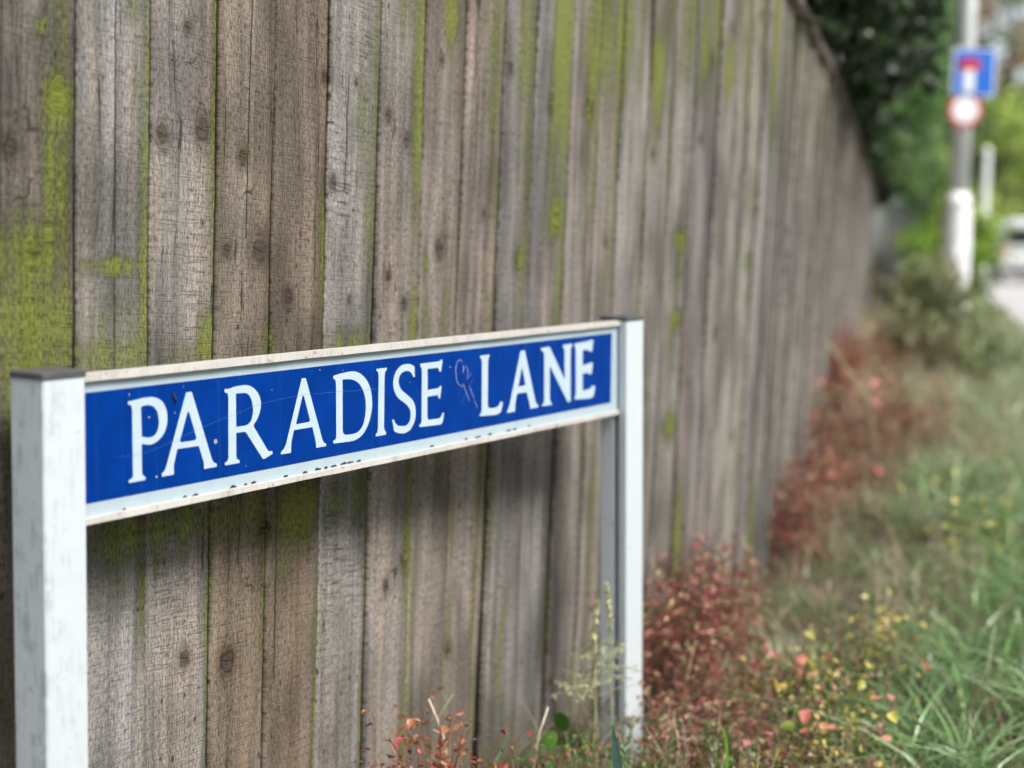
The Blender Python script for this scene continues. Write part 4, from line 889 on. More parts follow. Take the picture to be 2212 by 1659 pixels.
herb("autumn_herb", "low sprawling plant with yellow and orange leaves in the grass", "plant", [gp(1700, 2.95), gp(1760, 3.05), gp(1820, 2.9), gp(1800, 2.75)], .19, 90, 1100, .013, ORANGE[2:4] + GRN + DRY[:1], REDSTEM + GRN, .12, 31, 34, ORANGE, .027, "autumn coloured herbs")
herb("autumn_herb", "orange and pink leaved sprig nearest the camera in the grass", "plant", [gp(1730, 2.62), gp(1800, 2.6), gp(1860, 2.65)], .14, 60, 800, .012, ORANGE[2:4] + GRN + DRY[:2], REDSTEM + DRY, .12, 32, 22, ORANGE, .025, "autumn coloured herbs")
herb("autumn_herb", "yellow leaved plant with a red stem at the edge of the green grass", "plant", [gp(1960, 3.4), gp(1900, 3.3)], .18, 26, 260, .014, GRN + ORANGE[2:4], REDSTEM, .10, 33, 8, ORANGE[1:4], .024, "autumn coloured herbs")
herb("autumn_herb", "scattered yellow leaved plant out in the long grass", "plant", [gp(2100, 4.4), gp(2150, 4.3), gp(2060, 4.7)], .26, 34, 300, .016, GRN + ORANGE[2:4], GRN, .2, 34, 12, ORANGE[2:4], .026, "autumn coloured herbs")
herb("orange_herb", "dried orange herb with tiny leaves below the sign", "plant", [gp(880, 2.22), gp(930, 2.25), gp(960, 2.27), gp(990, 2.27)], .27, 48, 760, .012, [(.42, .15, .06), (.36, .17, .07), (.48, .10, .09), (.30, .12, .05)], [(.36, .2, .12), (.25, .12, .08)], .06, 41, 12, [(.55, .12, .12), (.5, .2, .1)], .016)
herb("small_red_herb", "little pink and red sprig at the foot of the fence left of the dried herb", "plant", [gp(835, 2.15), gp(850, 2.16)], .24, 12, 110, .010, [(.55, .13, .12), (.5, .2, .1)], REDSTEM, .03, 42, 5, [(.6, .12, .14)], .012)
herb("mixed_herb", "low green and red seedlings at the fence foot mid way along the sign", "plant", [gp(1060, 2.28), gp(1110, 2.3), gp(1170, 2.35), gp(1230, 2.4)], .19, 70, 850, .011, GRN + [(.5, .15, .09), (.45, .2, .08)], GRN + REDSTEM, .06, 43, 6, [(.55, .14, .1), (.2, .34, .06)], .014)
herb("mixed_herb", "tangle of green and brown sprigs round the foot of the right post", "plant", [gp(1300, 2.48), gp(1380, 2.5), gp(1450, 2.55), gp(1540, 2.5), gp(1620, 2.5)], .17, 90, 1100, .010, GRN + DRY + GREEN, DRY + GRN, .08, 44, 0, None, .014)

# single broad green leaf at the fence foot
def round_leaf(name, label, p, r, colr, az):
    root = tag(empty(name, (p.x, p.y, float(ground_z(p.x, p.y)))), label, "leaf")
    hz = p.z - root.location.z
    mb = MB(); mb.tube([(0, .02, 0), (0, .01, hz * .5), (0, 0, hz - r * .6)], [.0016, .0014, .001], 5)
    me = mb.mesh("stalk"); set_col(me, [(.12, .2, .05)] * len(me.vertices)); link("stalk", me, M['stem'], root)
    vs = [(0, 0, hz)]; fs = []; n = 14
    for ring, k_ in ((.55, .35), (1., 1.)):
        for i in range(n):
            a_ = 2 * math.pi * i / n
            vs.append((math.cos(a_) * r * ring * .8, .35 * r * ring ** 2 * (.3 + .2 * math.cos(a_ * 2)) - .3 * r * math.sin(a_) * ring, hz + math.sin(a_) * r * ring))
    for i in range(n):
        j = (i + 1) % n
        fs.append((0, 1 + i, 1 + j, 0)[:3]); 
    me = bpy.data.meshes.new("leaf_blade"); me.from_pydata(vs, [], fs + [(1 + i, 1 + n + i, 1 + n + (i + 1) % n, 1 + (i + 1) % n) for i in range(n)])
    for pl in me.polygons: pl.use_smooth = True
    set_col(me, [colr] * len(vs)); o = link("leaf_blade", me, M['leaf'], root)
    root.rotation_euler = (0, 0, az)
round_leaf("broad_leaf", "rounded bright green leaf at the fence foot left of the right post", at(1188, 1600, 2.36), .019, (.16, .34, .05), .3)
round_leaf("broad_leaf", "darker green leaf half hidden beside the right post", at(1212, 1560, 2.5), .02, (.08, .2, .03), -.4)

# ------------------------------------------------------------------ seed stalks, straws, ear of barley
def stalk(name, label, pts, rad, colr, heads, cat="grass stalk", group="flowering grasses"):
    """pts: world points from the ground up; heads: list of (t0, t1, kind, count)"""
    pts = [Vector(p) for p in pts]
    g = pts[0].copy(); root = tag(empty(name, g), label, cat, group)
    loc = [p - g for p in pts]; fine = []
    for i in range(len(loc) - 1):
        p0, p1, p2, p3 = loc[max(i-1, 0)], loc[i], loc[i+1], loc[min(i+2, len(loc)-1)]
        for t_ in (0, .25, .5, .75): fine.append(.5 * ((2*p1) + (p2-p0)*t_ + (2*p0-5*p1+4*p2-p3)*t_*t_ + (3*p1-p0-3*p2+p3)*t_**3))
    fine.append(loc[-1])
    n = len(fine)
    mb = MB(); mb.tube(fine, [rad * (1 - .6 * i / n) for i in range(n)], 6)
    me = mb.mesh("stem", smooth=True); set_col(me, [colr] * len(me.vertices)); link("stem", me, M['stem'], root)
    rg = np.random.default_rng(int(abs(g.x * 1e4)) % 9999 + 3)
    for t0, t1, kind, cnt in heads:
        cen = []; dirs = []; sz = []; tw = MB()
        for k in range(cnt):
            t_ = t0 + (t1 - t0) * (k + .5) / cnt; q = fine[min(int(t_ * (n - 1)), n - 1)]
            q2 = fine[min(int(t_ * (n - 1)) + 1, n - 1)]; q = q + (q2 - q) * ((t_ * (n - 1)) % 1)
            a_ = rg.uniform(0, 6.28)
            if kind == 'spike':
                r_ = .0035 * (1.2 - .8 * abs(2 * (t_ - t0) / (t1 - t0) - .8))
                cen.append(q + Vector((math.cos(a_) * r_, math.sin(a_) * r_, 0))); dirs.append((math.cos(a_) * .4, math.sin(a_) * .4, 1.4)); sz.append(rg.uniform(.009, .014))
            else:
                L_ = rg.uniform(.02, .075) * (1.15 - (t_ - t0) / (t1 - t0) * .7)
                e = q + Vector((math.cos(a_) * L_, math.sin(a_) * L_, L_ * rg.uniform(-.35, .5)))
                tw.tube([q, (q + e) / 2 + Vector((0, 0, .004)), e], .0006, 4, False)
                for _ in range(5):
                    cen.append(e + (q - e) * rg.uniform(0, .45) + Vector(rg.normal(0, .003, 3))); dirs.append(tuple(rg.normal(0, .6, 3))); sz.append(rg.uniform(.0045, .0068))
        v, f, c = leaf_arrays(np.array([tuple(x) for x in cen]), np.array(sz), palette(rg, len(cen), [(.62, .64, .40), (.70, .70, .52), (.54, .58, .32)], .15), rg, .0, .5, np.array(dirs))
        if tw.v:
            mb2 = tw.mesh("branchlets"); set_col(mb2, [colr] * len(mb2.vertices)); o = link("branchlets", mb2, M['stem'], root); o["kind"] = "stuff"
        o = col_mesh("seed_head", v, f, c, M['leaf'], root)
    return root
PG = (.36, .40, .20)
def gnd(px, Y): x = at(px, 900, Y).x; return Vector((x, Y, float(ground_z(x, Y)) - .01))
stalk("seed_grass", "seeding grass with a narrow spike just left of the right post", [gnd(1284, 2.44), at(1285, 1560, 2.44), at(1286, 1440, 2.44), at(1283, 1375, 2.44), at(1291, 1300, 2.44)], .0018, PG, [(.60, 1.0, 'spike', 90), (.42, .64, 'open', 26)])
stalk("seed_grass", "taller seeding grass spike overlapping the right post's dark slot", [gnd(1335, 2.45), at(1322, 1560, 2.45), at(1316, 1440, 2.45), at(1318, 1350, 2.45), at(1310, 1262, 2.45)], .0017, PG, [(.70, 1.0, 'spike', 70), (.42, .66, 'open', 20)])
stalk("seed_grass", "drooping open seed head leaning left from the right post", [gnd(1300, 2.42), at(1290, 1560, 2.42), at(1270, 1480, 2.42), at(1225, 1498, 2.42)], .0012, PG, [(.5, 1.0, 'open', 32)])
stalk("seed_grass", "pale fat seed stalk leaning across the fence foot far along the verge", [gnd(1905, 5.3), at(1880, 880, 5.2), at(1860, 842, 5.15), at(1825, 790, 5.1), at(1788, 738, 5.05)], .004, (.45, .47, .30), [(.3, .98, 'spike', 90), (.3, .9, 'open', 14)])
stalk("seed_grass", "upright pale seed spike against the fence beyond the red clump", [gnd(1612, 3.45), at(1610, 1400, 3.45), at(1606, 1300, 3.45), at(1607, 1160, 3.45)], .0014, PG, [(.45, 1.0, 'spike', 60)])
stalk("seed_grass", "small seed head among the orange leaves in front of the red clump", [gnd(1740, 2.8), at(1738, 1480, 2.8), at(1742, 1395, 2.8)], .001, PG, [(.4, 1.0, 'open', 12)])
def straw(label, pts, rad, colr):
    pts = [Vector(p) for p in pts]; g = pts[0]
    root = tag(empty("dry_straw", g), label, "straw", "dry straws")
    mb = MB(); mb.tube([p - g for p in pts], [rad, rad, rad * .8], 6)
    me = mb.mesh("stem", smooth=True); set_col(me, [colr] * len(me.vertices)); link("stem", me, M['stem'], root)
straw("pale dry straw leaning left through the dried orange herb", [gnd(1010, 2.2), at(955, 1580, 2.2), at(926, 1510, 2.2)], .0022, (.55, .47, .34))
straw("short white straw leaning right against the fence", [gnd(1140, 2.33), at(1163, 1590, 2.3), at(1184, 1528, 2.3)], .0019, (.62, .58, .46))
straw("thin green straw crossing the dried orange herb", [gnd(890, 2.24), at(940, 1560, 2.24), at(978, 1500, 2.24)], .0014, (.20, .28, .18))
straw("long thin straw standing in front of the red clump", [gnd(1455, 2.75), at(1480, 1480, 2.75), at(1502, 1385, 2.75)], .0013, (.42, .30, .2))
ear = tag(empty("barley_ear", gnd(1352, 2.02)), "green barley ear beside a folded blue green blade at the bottom edge", "grass stalk")
g = ear.location.copy()
mb = MB(); mb.tube([Vector((0, 0, 0)), at(1352, 1680, 2.02) - g, at(1349, 1606, 2.02) - g], [.0016, .0014, .001], 6)
me = mb.mesh("stem", smooth=True); set_col(me, [(.16, .24, .12)] * len(me.vertices)); link("stem", me, M['stem'], ear)
cen = []; dr = []
a0, a1 = at(1351, 1668, 2.02) - g, at(1348, 1602, 2.02) - g
for k in range(16):
    q = a0 + (a1 - a0) * (k / 15); sg_ = -1 if k % 2 else 1
    cen.append((q.x + sg_ * .0042, q.y - .002, q.z)); dr.append((sg_ * .9, -.2, 1.6))
v, f, c = leaf_arrays(np.array(cen), np.full(16, .0125), palette(rng, 16, [(.34, .42, .26), (.26, .36, .2)], .1), rng, 0, .5, np.array(dr) * 2)
col_mesh("ear", v, f, c, M['leaf'], ear)
mb = MB(); q0, q1, q2 = at(1340, 1700, 2.0) - g, at(1330, 1625, 2.0) - g, at(1323, 1565, 2.0) - g
wv = Vector((.0075, .002, 0))
mb.add([q0 - wv, q0 + wv * .2, q0 + wv, q1 - wv * .8, q1 + Vector((0, .004, 0)), q1 + wv * .8, q2 - wv * .1, q2, q2 + wv * .1], [(0,1,4,3),(1,2,5,4),(3,4,7,6),(4,5,8,7)])
me = mb.mesh("leaf_blade", smooth=True); set_col(me, [(.06, .13, .11)] * len(me.vertices)); link("leaf_blade", me, M['leaf'], ear)
# long single blades crossing at the foot of the sign
for k, (lab, pts) in enumerate((("long arching grass blade crossing low in front of the right post", [gnd(1120, 2.36), at(1250, 1590, 2.36), at(1420, 1555, 2.36)]),
                 ("grass blade lying low from the fence foot towards the right post", [gnd(1020, 2.3), at(1150, 1628, 2.3), at(1290, 1640, 2.3)]),
                 ("bright green upright blade in front of the tangled sprigs", [gnd(1580, 2.3), at(1570, 1620, 2.3), at(1546, 1560, 2.3)]))):
    g = pts[0].copy(); root = tag(empty("grass_blade", g), lab, "grass blade", "single grass blades")
    P = [p - g for p in pts]; fine = [P[0] * (1 - t_) ** 2 + (P[1] * 2 - (P[0] + P[2]) / 2) * 2 * t_ * (1 - t_) + P[2] * t_ * t_ for t_ in np.linspace(0, 1, 9)]
    mb = MB(); vs = []
    for i, q in enumerate(fine):
        w_ = (.0028 if k == 2 else .0018) * (1 - (i / 8) ** 2 * .9); vs += [q + Vector((0, 0, w_)) * (1 if k < 2 else 0) + Vector((w_, 0, 0)) * (k == 2), q - Vector((0, 0, w_)) * (1 if k < 2 else 0) - Vector((w_, 0, 0)) * (k == 2)]
    mb.add(vs, [(2*i, 2*i+1, 2*i+3, 2*i+2) for i in range(8)])
    me = mb.mesh("blade", smooth=True); set_col(me, [(.13, .24, .12) if k < 2 else (.2, .42, .07)] * len(me.vertices)); link("blade", me, M['grass'], root)
# curled leaf scraps caught under the bottom rail
for lab, p, c_ in (("brown curled scrap hanging under the left end of the sign", at(201, 1140, 1.66), (.22, .14, .09)), ("thin reddish dry strip hanging on a fence board under the sign", at(314, 1128, 1.78), (.25, .13, .09))):
    root = tag(empty("dry_scrap", p), lab, "dry leaf", "dry scraps")
    mb = MB(); mb.tube([(0, 0, .014), (.002, 0, .006), (-.001, .002, -.004), (-.005, .003, -.012)], [.0006, .0014, .001, .0004], 5)
    me = mb.mesh("strip"); set_col(me, [c_] * len(me.vertices)); link("strip", me, M['stem'], root)

# ------------------------------------------------------------------ hedge over the far fence
def crown_clusters(rg, n_cl, n_leaf, sample, rad, size, cols, var=.25):
    cen = np.array([sample(rg) for _ in range(n_cl)])
    cc = palette(rg, n_cl, cols, var)
    idx = rg.integers(0, n_cl, n_leaf)
    p = cen[idx] + rg.normal(0, rad, (n_leaf, 3)) * np.array([1, 1, .8])
    c = cc[idx] * (1 + rg.normal(0, .18, (n_leaf, 1)))
    return p, np.clip(c, .003, .9), size * rg.uniform(.6, 1.4, n_leaf)
rgh = np.random.default_rng(91)
def hedge_run(name, label, y0, y1, ov0, ov1, n_cl, n_leaf, cols, mat, zlo=1.78):
    ym = (y0 + y1) / 2; xm = fence_x(ym)
    root = tag(empty(name, (xm, ym, 0)), label, "hedge")
    def over_at(y): return ov0 + (ov1 - ov0) * min(1, max(0, (y - y0) / (y1 - y0) * 1.6))
    def smp(rg):
        y = y0 + (y1 - y0) * rg.random()
        top = min(2.7 + .26 * (y - 4.3), 5.2)
        z = zlo + (top - zlo) * rg.random() ** 1.1
        return (fence_x(y) + over_at(y) * (.55 + .45 * min(1, (z - 1.75) / .9)) - abs(rg.normal(0, .22)) + .07 * math.sin(y * 2.3 + z * 3), y, z)
    p, c, sz = crown_clusters(rgh, n_cl, n_leaf, smp, .085, .062, cols)
    v, f, c = leaf_arrays(p - np.array([xm, ym, 0]), sz, c, rgh, .2, .8)
    o = col_mesh("foliage", v, f, c, mat, root); o["kind"] = "stuff"
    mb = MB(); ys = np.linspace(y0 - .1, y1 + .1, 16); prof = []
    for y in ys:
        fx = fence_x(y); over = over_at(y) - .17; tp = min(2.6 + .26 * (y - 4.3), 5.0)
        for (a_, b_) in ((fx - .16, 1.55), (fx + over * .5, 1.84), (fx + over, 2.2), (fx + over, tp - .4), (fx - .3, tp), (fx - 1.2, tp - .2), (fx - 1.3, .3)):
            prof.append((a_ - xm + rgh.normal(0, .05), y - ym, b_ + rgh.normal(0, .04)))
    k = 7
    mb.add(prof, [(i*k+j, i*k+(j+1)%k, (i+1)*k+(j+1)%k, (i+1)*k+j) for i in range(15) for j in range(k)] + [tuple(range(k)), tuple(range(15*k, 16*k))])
    mb.build("dark_core", plain_mat("inner_shade_dark", (.014, .017, .010), .95, .1, .5, 18), root)  # solid near-black core, coloured to stand for the shade inside the foliage
    for y in np.arange(y0 + .6, y1, 2.0):
        mb = MB(); fx = fence_x(y) - .45 - xm
        mb.tube([(fx, y - ym, -.05), (fx + .08, y + .1 - ym, .9), (fx + .1, y - ym, 1.9), (fx + .25, y + .2 - ym, 2.8)], [.06, .05, .04, .02], 7); mb.build("trunk", M['bark'], root)
hedge_run("shade_toned_hedge", "ivy hedge leaning over the bend of the fence, leaves coloured near black for shade", 4.1, 8.0, .06, .46, 480, 14000, [(.014, .026, .012), (.022, .042, .014), (.03, .06, .018), (.012, .02, .01)], M['hedge'], 1.76)  # near run of the hedge: its shade is put into near-black leaf colours
hedge_run("leafy_hedge", "mid green leafy hedge over the far fence next to the lamp column", 7.6, 20, .42, .74, 800, 19000, [(.06, .13, .035), (.10, .20, .06), (.15, .27, .08), (.04, .085, .025), (.20, .34, .12)], M['leaf'], 1.78)

# ------------------------------------------------------------------ shrubs and trees
def shrub(name, label, x, y, rx, ry, h, n, size, cols, seed, cat="shrub", stems=6, group=None):
    rg = np.random.default_rng(seed)
    root = tag(empty(name, (x, y, 0)), label, cat, group)
    def smp(rg):
        while True:
            q = rg.uniform(-1, 1, 3)
            r_ = np.linalg.norm(q * np.array([1, 1, 1]))
            if .45 < r_ < 1: return (q[0] * rx * (1.05 - .35 * max(q[2], 0)), q[1] * ry, h * (.5 + .48 * q[2]))
    p, c, sz = crown_clusters(rg, max(40, n // 60), n, smp, .07 * h, size, cols)
    p[:, 2] = np.maximum(p[:, 2], .02)
    v, f, c = leaf_arrays(p, sz, c, rg, .2, .6)
    o = col_mesh("foliage", v, f, c, M['leaf'], root); o["kind"] = "stuff"
    for k in range(stems):
        a_ = k * 6.28 / stems; mb = MB()
        mb.tube([(0, 0, -.02), (math.cos(a_) * rx * .2, math.sin(a_) * ry * .2, h * .4), (math.cos(a_) * rx * .55, math.sin(a_) * ry * .55, h * .8)], [.014, .01, .004], 5)
        mb.build("stem", M['bark'], root)
    return root
shrub("olive_shrub", "low olive brown shrub on the verge in front of the lamp column", at(2032, 540, 8.3).x, 8.3, .33, .38, .98, 3200, .045, [(.24, .27, .13), (.30, .30, .17), (.22, .28, .12), (.34, .29, .18), (.26, .33, .16)], 51, stems=7)
shrub("lime_shrub", "bright lime green shrub behind the lamp column", at(2062, 470, 14).x, 14.0, .42, .5, 1.62, 2200, .075, [(.28, .42, .04), (.34, .48, .06), (.22, .36, .04)], 52, stems=6)
shrub("green_shrub", "small green bush close behind the lime shrub", at(2048, 470, 15).x, 15.0, .32, .4, 1.3, 1500, .07, [(.06, .13, .03), (.09, .17, .05)], 53, stems=6)

def tree(name, label, x, y, h, crown_z, rx, rz, n, size, cols, seed, trunk_r=.14, group=None):
    rg = np.random.default_rng(seed)
    root = tag(empty(name, (x, y, 0)), label, "tree", group)
    mb = MB()
    mb.tube([(0, 0, -.1), (.03, 0, h * .25), (-.05, .05, h * .5), (.05, 0, h * .8)], [trunk_r, trunk_r * .8, trunk_r * .6, trunk_r * .2], 9)
    for k in range(9):
        a_ = rg.uniform(0, 6.28); z0 = h * rg.uniform(.3, .65); L_ = rx * rg.uniform(.5, .9)
        mb.tube([(0, 0, z0), (math.cos(a_) * L_ * .5, math.sin(a_) * L_ * .5, z0 + L_ * .35), (math.cos(a_) * L_, math.sin(a_) * L_, z0 + L_ * .6)], [trunk_r * .4, trunk_r * .25, trunk_r * .06], 6)
    mb.build("trunk", M['bark'], root, smooth=True)
    def smp(rg):
        while True:
            q = rg.uniform(-1, 1, 3); r_ = np.linalg.norm(q)
            if .3 < r_ < 1: return (q[0] * rx, q[1] * rx, crown_z + q[2] * rz)
    p, c, sz = crown_clusters(rg, max(60, n // 55), n, smp, rx * .13, size, cols)
    p[:, 2] = np.maximum(p[:, 2], .3)
    v, f, c = leaf_arrays(p, sz, c, rg, .2, .65)
    o = col_mesh("crown", v, f, c, M['leaf'], root); o["kind"] = "stuff"
    return root
YG = [(.36, .50, .12), (.44, .56, .14), (.30, .44, .11), (.50, .56, .16)]
MG = [(.16, .28, .10), (.20, .34, .12), (.13, .23, .09), (.24, .40, .15)]
CO = [(.50, .30, .16), (.34, .25, .12), (.46, .30, .17), (.22, .19, .10), (.20, .25, .10)]
def tx(px, Y): return at(px, 500, Y).x
G_ = "trees at the end of the lane"
tree("copper_tree", "copper brown leaved tree with sky showing through behind the blue sign", tx(2170, 60), 60, 15, 9.6, 3.6, 4.2, 1500, .36, CO, 61, .22, G_)
tree("green_tree", "yellow green tree low behind the slim white post", tx(2160, 56), 56, 8, 4.6, 2.6, 2.6, 2400, .30, YG + MG[:1], 62, .16, G_)
tree("green_tree", "fresh green tree between the lamp column and the hedge end", tx(2060, 64), 64, 11, 5.6, 3.2, 4.6, 3400, .34, MG + YG[:2], 63, .2, G_)
tree("green_tree", "deep green tree rising behind the far end of the fence", 6.6, 27, 7.5, 4.4, 1.7, 2.6, 3000, .16, MG, 64, .15, G_)
tree("green_tree", "pale green tree at the right edge above the van", tx(2215, 66), 66, 9, 4.4, 3.4, 3.4, 3000, .34, YG + MG, 65, .2, G_)
tree("green_tree", "dark spreading tree farthest down the lane", tx(2110, 84), 84, 12, 5.0, 5.5, 4.6, 4200, .45, MG, 66, .25, G_)
tree("green_tree", "broad tree beyond the van just outside the right edge", tx(2330, 72), 72, 12, 5.6, 5.0, 5.0, 3600, .4, MG + YG[:2], 67, .25, G_)

# ------------------------------------------------------------------ lamp column and its signs
ly = 9.6; lx = at(2066, 540, ly).x
lamp = tag(empty("lamp_column", (lx, ly, 0)), "pale grey street lamp column with a wide base compartment", "lamp post")
mb = MB(); mb.tube([(0, 0, -.05), (0, 0, .2), (0, 0, 1.24), (.001, 0, 1.27)], .092, 20); mb.build("base_compartment", M['galv'], lamp, smooth=False)
mb = MB(); mb.tube([(0, 0, 1.27), (0, 0, 1.30), (.001, 0, 1.36)], [.092, .085, .066], 20); mb.build("shoulder", M['galv'], lamp, smooth=True)
mb = MB(); mb.tube([(0, 0, 1.36), (.012, 0, 3.2), (.02, 0, 5.2)], [.066, .062, .060], 18); mb.build("shaft", M['galv'], lamp, smooth=True)
mb = MB(); mb.box((-.045, -.0955, .35), (.045, -.088, 1.0)); mb.build("door", M['galv'], lamp, bevel=.003)
mb = MB(); mb.tube([(.02, 0, 5.2), (.03, 0, 5.4), (.3, 0, 5.5)], [.042, .035, .03], 12); mb.build("bracket", M['galv'], lamp, smooth=True)
mb = MB(); mb.prism([(.28, -.09), (.75, -.11), (.82, 0), (.75, .11), (.28, .09)], 5.46, 5.56); mb.build("lantern", M['galv'], lamp, bevel=.02)
white_s = plain_mat("sign_white", (.80, .82, .84), .4, .4, .04, 10); blue_s = plain_mat("sign_blue", (.02, .15, .60), .4, .4, .05, 10); red_s = plain_mat("sign_red", (.55, .03, .04), .4, .4, .05, 10); grey_s = plain_mat("sign_back_grey", (.35, .36, .37), .5, .4, .05, 10)
bz0, bz1 = at(2090, 213, ly).z, at(2090, 108, ly).z
sgn = tag(empty("no_through_road_sign", (lx + .012, ly - .085, bz0)), "blue square sign with a white stem under a red bar on the lamp column", "road sign")
hh = bz1 - bz0; x0, x1 = -.110, .175
def rrect(x0, x1, z0, z1, r, n=5):
    o_ = []
    for cx, cz, a0 in ((x1 - r, z1 - r, 0), (x0 + r, z1 - r, 90), (x0 + r, z0 + r, 180), (x1 - r, z0 + r, 270)):
        for k_ in range(n + 1): a_ = math.radians(a0 + 90 * k_ / n); o_.append((cx + math.cos(a_) * r, cz + math.sin(a_) * r))
    return o_
def plate_obj(name, loop, y0, y1, mat, parent):
    n = len(loop); mb = MB()
    mb.add([(a_, y0, b_) for a_, b_ in loop] + [(a_, y1, b_) for a_, b_ in loop],
           [tuple(range(n)), tuple(range(2 * n - 1, n - 1, -1))] + [(i, n + i, n + (i + 1) % n, (i + 1) % n) for i in range(n)])
    return mb.build(name, mat, parent)
plate_obj("plate", rrect(x0, x1, 0, hh, .03), -.004, 0, white_s, sgn)
plate_obj("blue_panel", rrect(x0 + .012, x1 - .012, .012, hh - .012, .022), -.0065, -.0045, blue_s, sgn)
plate_obj("white_stem", [(-.035, .03), (.035, .03), (.035, hh - .14), (-.035, hh - .14)], -.0085, -.007, white_s, sgn)
plate_obj("red_bar", [(-.072, hh - .14), (.072, hh - .14), (.072, hh - .07), (-.072, hh - .07)], -.0085, -.007, red_s, sgn)
mb = MB(); mb.box((-.06, .0005, hh * .3), (.06, .012, hh * .3 + .03)); mb.box((-.06, .0005, hh * .7), (.06, .012, hh * .7 + .03)); mb.build("bracket", grey_s, sgn)
dz = at(2073, 240, ly).z
rd = tag(empty("round_sign", (lx - .004, ly - .085, dz)), "small round white sign with a red ring below the blue sign", "road sign")
circ = lambda r, n=36: [(math.cos(2 * math.pi * i / n) * r, math.sin(2 * math.pi * i / n) * r) for i in range(n)]
plate_obj("plate", circ(.113), -.004, 0, red_s, rd)
plate_obj("white_disc", circ(.088), -.0065, -.0045, white_s, rd)
mb = MB(); mb.box((-.05, .0005, -.015), (.05, .012, .015)); mb.build("bracket", grey_s, rd)

py_ = 17.0; pxx = at(2122, 520, py_).x
wp = tag(empty("white_post", (pxx, py_, 0)), "slim white post with a thick collar beside the lamp column", "post")
wm = plain_mat("white_post_far", (.78, .80, .80), .5, .4, .06, 8)
mb = MB(); mb.tube([(0, 0, -.05), (0, 0, 1.28)], .062, 16); mb.build("lower_shaft", wm, wp, smooth=False)
mb = MB(); mb.tube([(0, 0, 1.28), (0, 0, 1.33), (0, 0, 1.46), (0, 0, 1.52)], [.066, .095, .095, .058], 16); mb.build("collar", wm, wp, smooth=True)
mb = MB(); mb.tube([(0, 0, 1.52), (.01, 0, 2.12)], [.055, .05], 16); mb.build("upper_shaft", wm, wp, smooth=False)
mb = MB(); mb.tube([(.01, 0, 2.12), (.01, 0, 2.15), (.01, 0, 2.19)], [.062, .062, .02], 16); mb.build("cap", M['galv'], wp, smooth=True)

# ------------------------------------------------------------------ parked van
vy = 42.0; vx = at(2166, 560, vy).x + .95
van = tag(empty("parked_van", (vx, vy, -.045), math.radians(-14)), "white van parked at the right edge of the lane", "van")
vw = plain_mat("van_paint", (.78, .78, .79), .3, .5, .03, 3); gl = plain_mat("van_glass", (.02, .025, .03), .08, .6, .1, 3); rb = plain_mat("tyre_rubber", (.02, .02, .02), .8, .3, .2, 20)
def van_section(y, w, z0, z1, taper):
    return [(-w, y, z0), (w, y, z0), (w, y, z0 + (z1 - z0) * .5), (w * taper, y, z1 - .12), (w * taper - .15, y, z1), (-w * taper + .15, y, z1), (-w * taper, y, z1 - .12), (-w, y, z0 + (z1 - z0) * .5)]
secs = [van_section(0, .90, .38, 1.93, .90), van_section(.08, .95, .30, 1.98, .92), van_section(3.2, .95, .28, 1.98, .92), van_section(3.75, .95, .28, 1.55, .86), van_section(4.2, .93, .28, 1.12, .94), van_section(4.75, .88, .32, 1.0, .94), van_section(4.9, .80, .36, .86, .95)]
mb = MB(); vs = [q for s_ in secs for q in s_]; fs = [(i*8+j, i*8+(j+1)%8, (i+1)*8+(j+1)%8, (i+1)*8+j) for i in range(len(secs)-1) for j in range(8)] + [tuple(range(7, -1, -1)), tuple(range((len(secs)-1)*8, len(secs)*8))]
mb.add(vs, fs); mb.build("body", vw, van, bevel=.02)
for sx in (-1, 1):
    mb = MB(); mb.box((sx * .45 - .36, -.012, 1.2), (sx * .45 + .36, .02, 1.72)); mb.build("rear_window", gl, van, bevel=.02)
    mb = MB(); mb.box((sx * .86 - .05, -.02, .85), (sx * .86 + .05, .03, 1.25)); mb.build("tail_light", red_s, van, bevel=.01)
    for wy in (.85, 3.95):
        wh = MB(); wh.tube([(sx * .80, wy, .33), (sx * .99, wy, .33)], .33, 22); wo = wh.build("wheel", rb, van)
        wh = MB(); wh.tube([(sx * .985, wy, .33), (sx * 1.0, wy, .33)], .20, 18); wh.build("rim", M['galv'], wo)
mb = MB(); mb.box((-.9, -.09, .36), (.9, .03, .56)); mb.build("bumper", rb, van, bevel=.03)
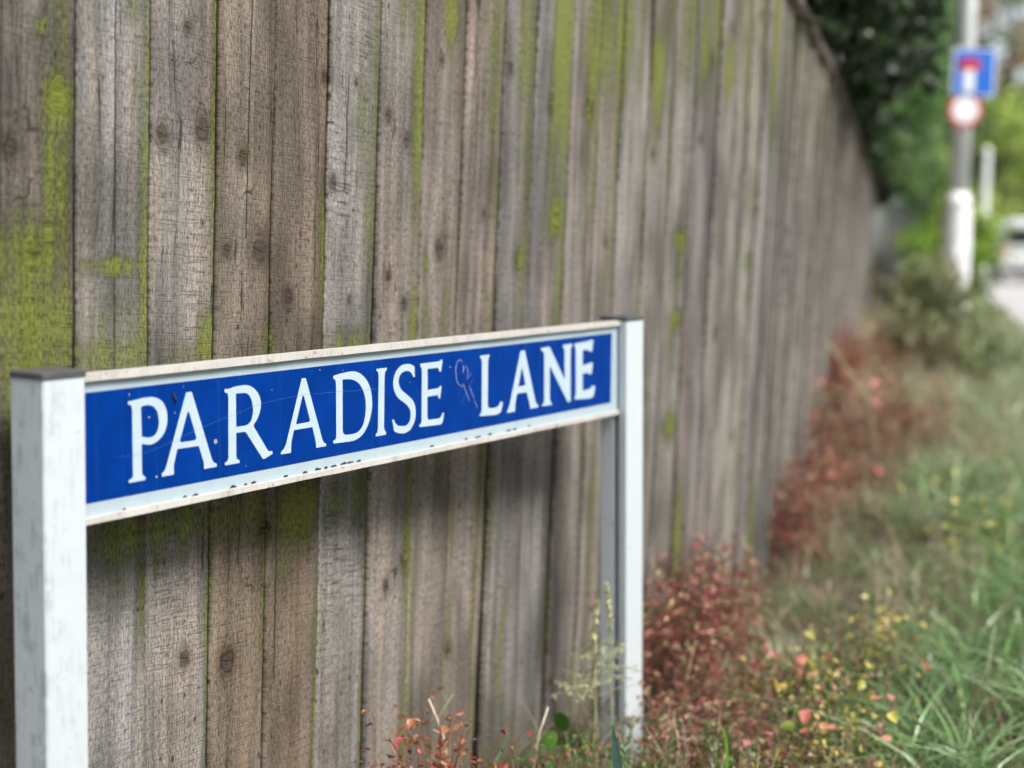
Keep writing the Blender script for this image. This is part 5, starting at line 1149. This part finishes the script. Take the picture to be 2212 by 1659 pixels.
mb = MB(); mb.box((-.26, -.016, .72), (.26, .01, .84)); mb.build("number_plate", plain_mat("plate_yellow", (.6, .45, .05), .5, .4, .02, 3), van)
mb = MB(); mb.add([(-.78, 3.36, 1.86), (.78, 3.36, 1.86), (.80, 3.82, 1.5), (-.80, 3.82, 1.5), (-.78, 3.34, 1.84), (.78, 3.34, 1.84), (.8, 3.80, 1.48), (-.8, 3.80, 1.48)], [(0,1,2,3),(7,6,5,4),(0,4,5,1),(1,5,6,2),(2,6,7,3),(3,7,4,0)]); mb.build("windscreen", gl, van)

# ------------------------------------------------------------------ unseen hedge added across the lane to hold back low sky light
oh = tag(empty("sky_blocker_hedge", (10.5, 0, 0)), "tall dark hedge added out of view across the lane to block low sky light", "hedge")
rgo = np.random.default_rng(303)
yy = np.linspace(-16, 26, 22); prof = []
for y in yy:
    bx = .3 * y + .4
    for a_, b_ in ((bx, -.05), (bx + .15, 2.2), (bx + .3, 4.4), (bx + .9, 4.9), (bx + 1.6, 4.5), (bx + 1.8, -.05)):
        prof.append((a_ + rgo.normal(0, .1), y, b_ + rgo.normal(0, .1) * (b_ > 0)))
mb = MB(); mb.add(prof, [(i*6+j, i*6+(j+1)%6, (i+1)*6+(j+1)%6, (i+1)*6+j) for i in range(21) for j in range(6)] + [tuple(range(6)), tuple(range(21*6, 22*6))])
mb.build("dark_core", plain_mat("hedge_core", (.03, .045, .02), .95, .1, .5, 6), oh)
n = 9000; y = rgo.uniform(-16, 26, n); z = rgo.uniform(0, 4.9, n)
x = .3 * y + .4 + .06 * z - abs(rgo.normal(0, .12, n)); k = rgo.random(n) < .2; x[k] += rgo.uniform(.3, 1.4, k.sum()); z[k] = 4.85 + rgo.normal(0, .12, k.sum())
v_, f_, c_ = quad_leaves(np.stack([x, y, z], 1), rgo.uniform(.15, .35, n), palette(rgo, n, [(.04, .075, .03), (.06, .11, .04), (.05, .09, .05)]), rgo)
o = col_mesh("foliage", v_, f_, c_, M['leaf'], oh); o["kind"] = "stuff"
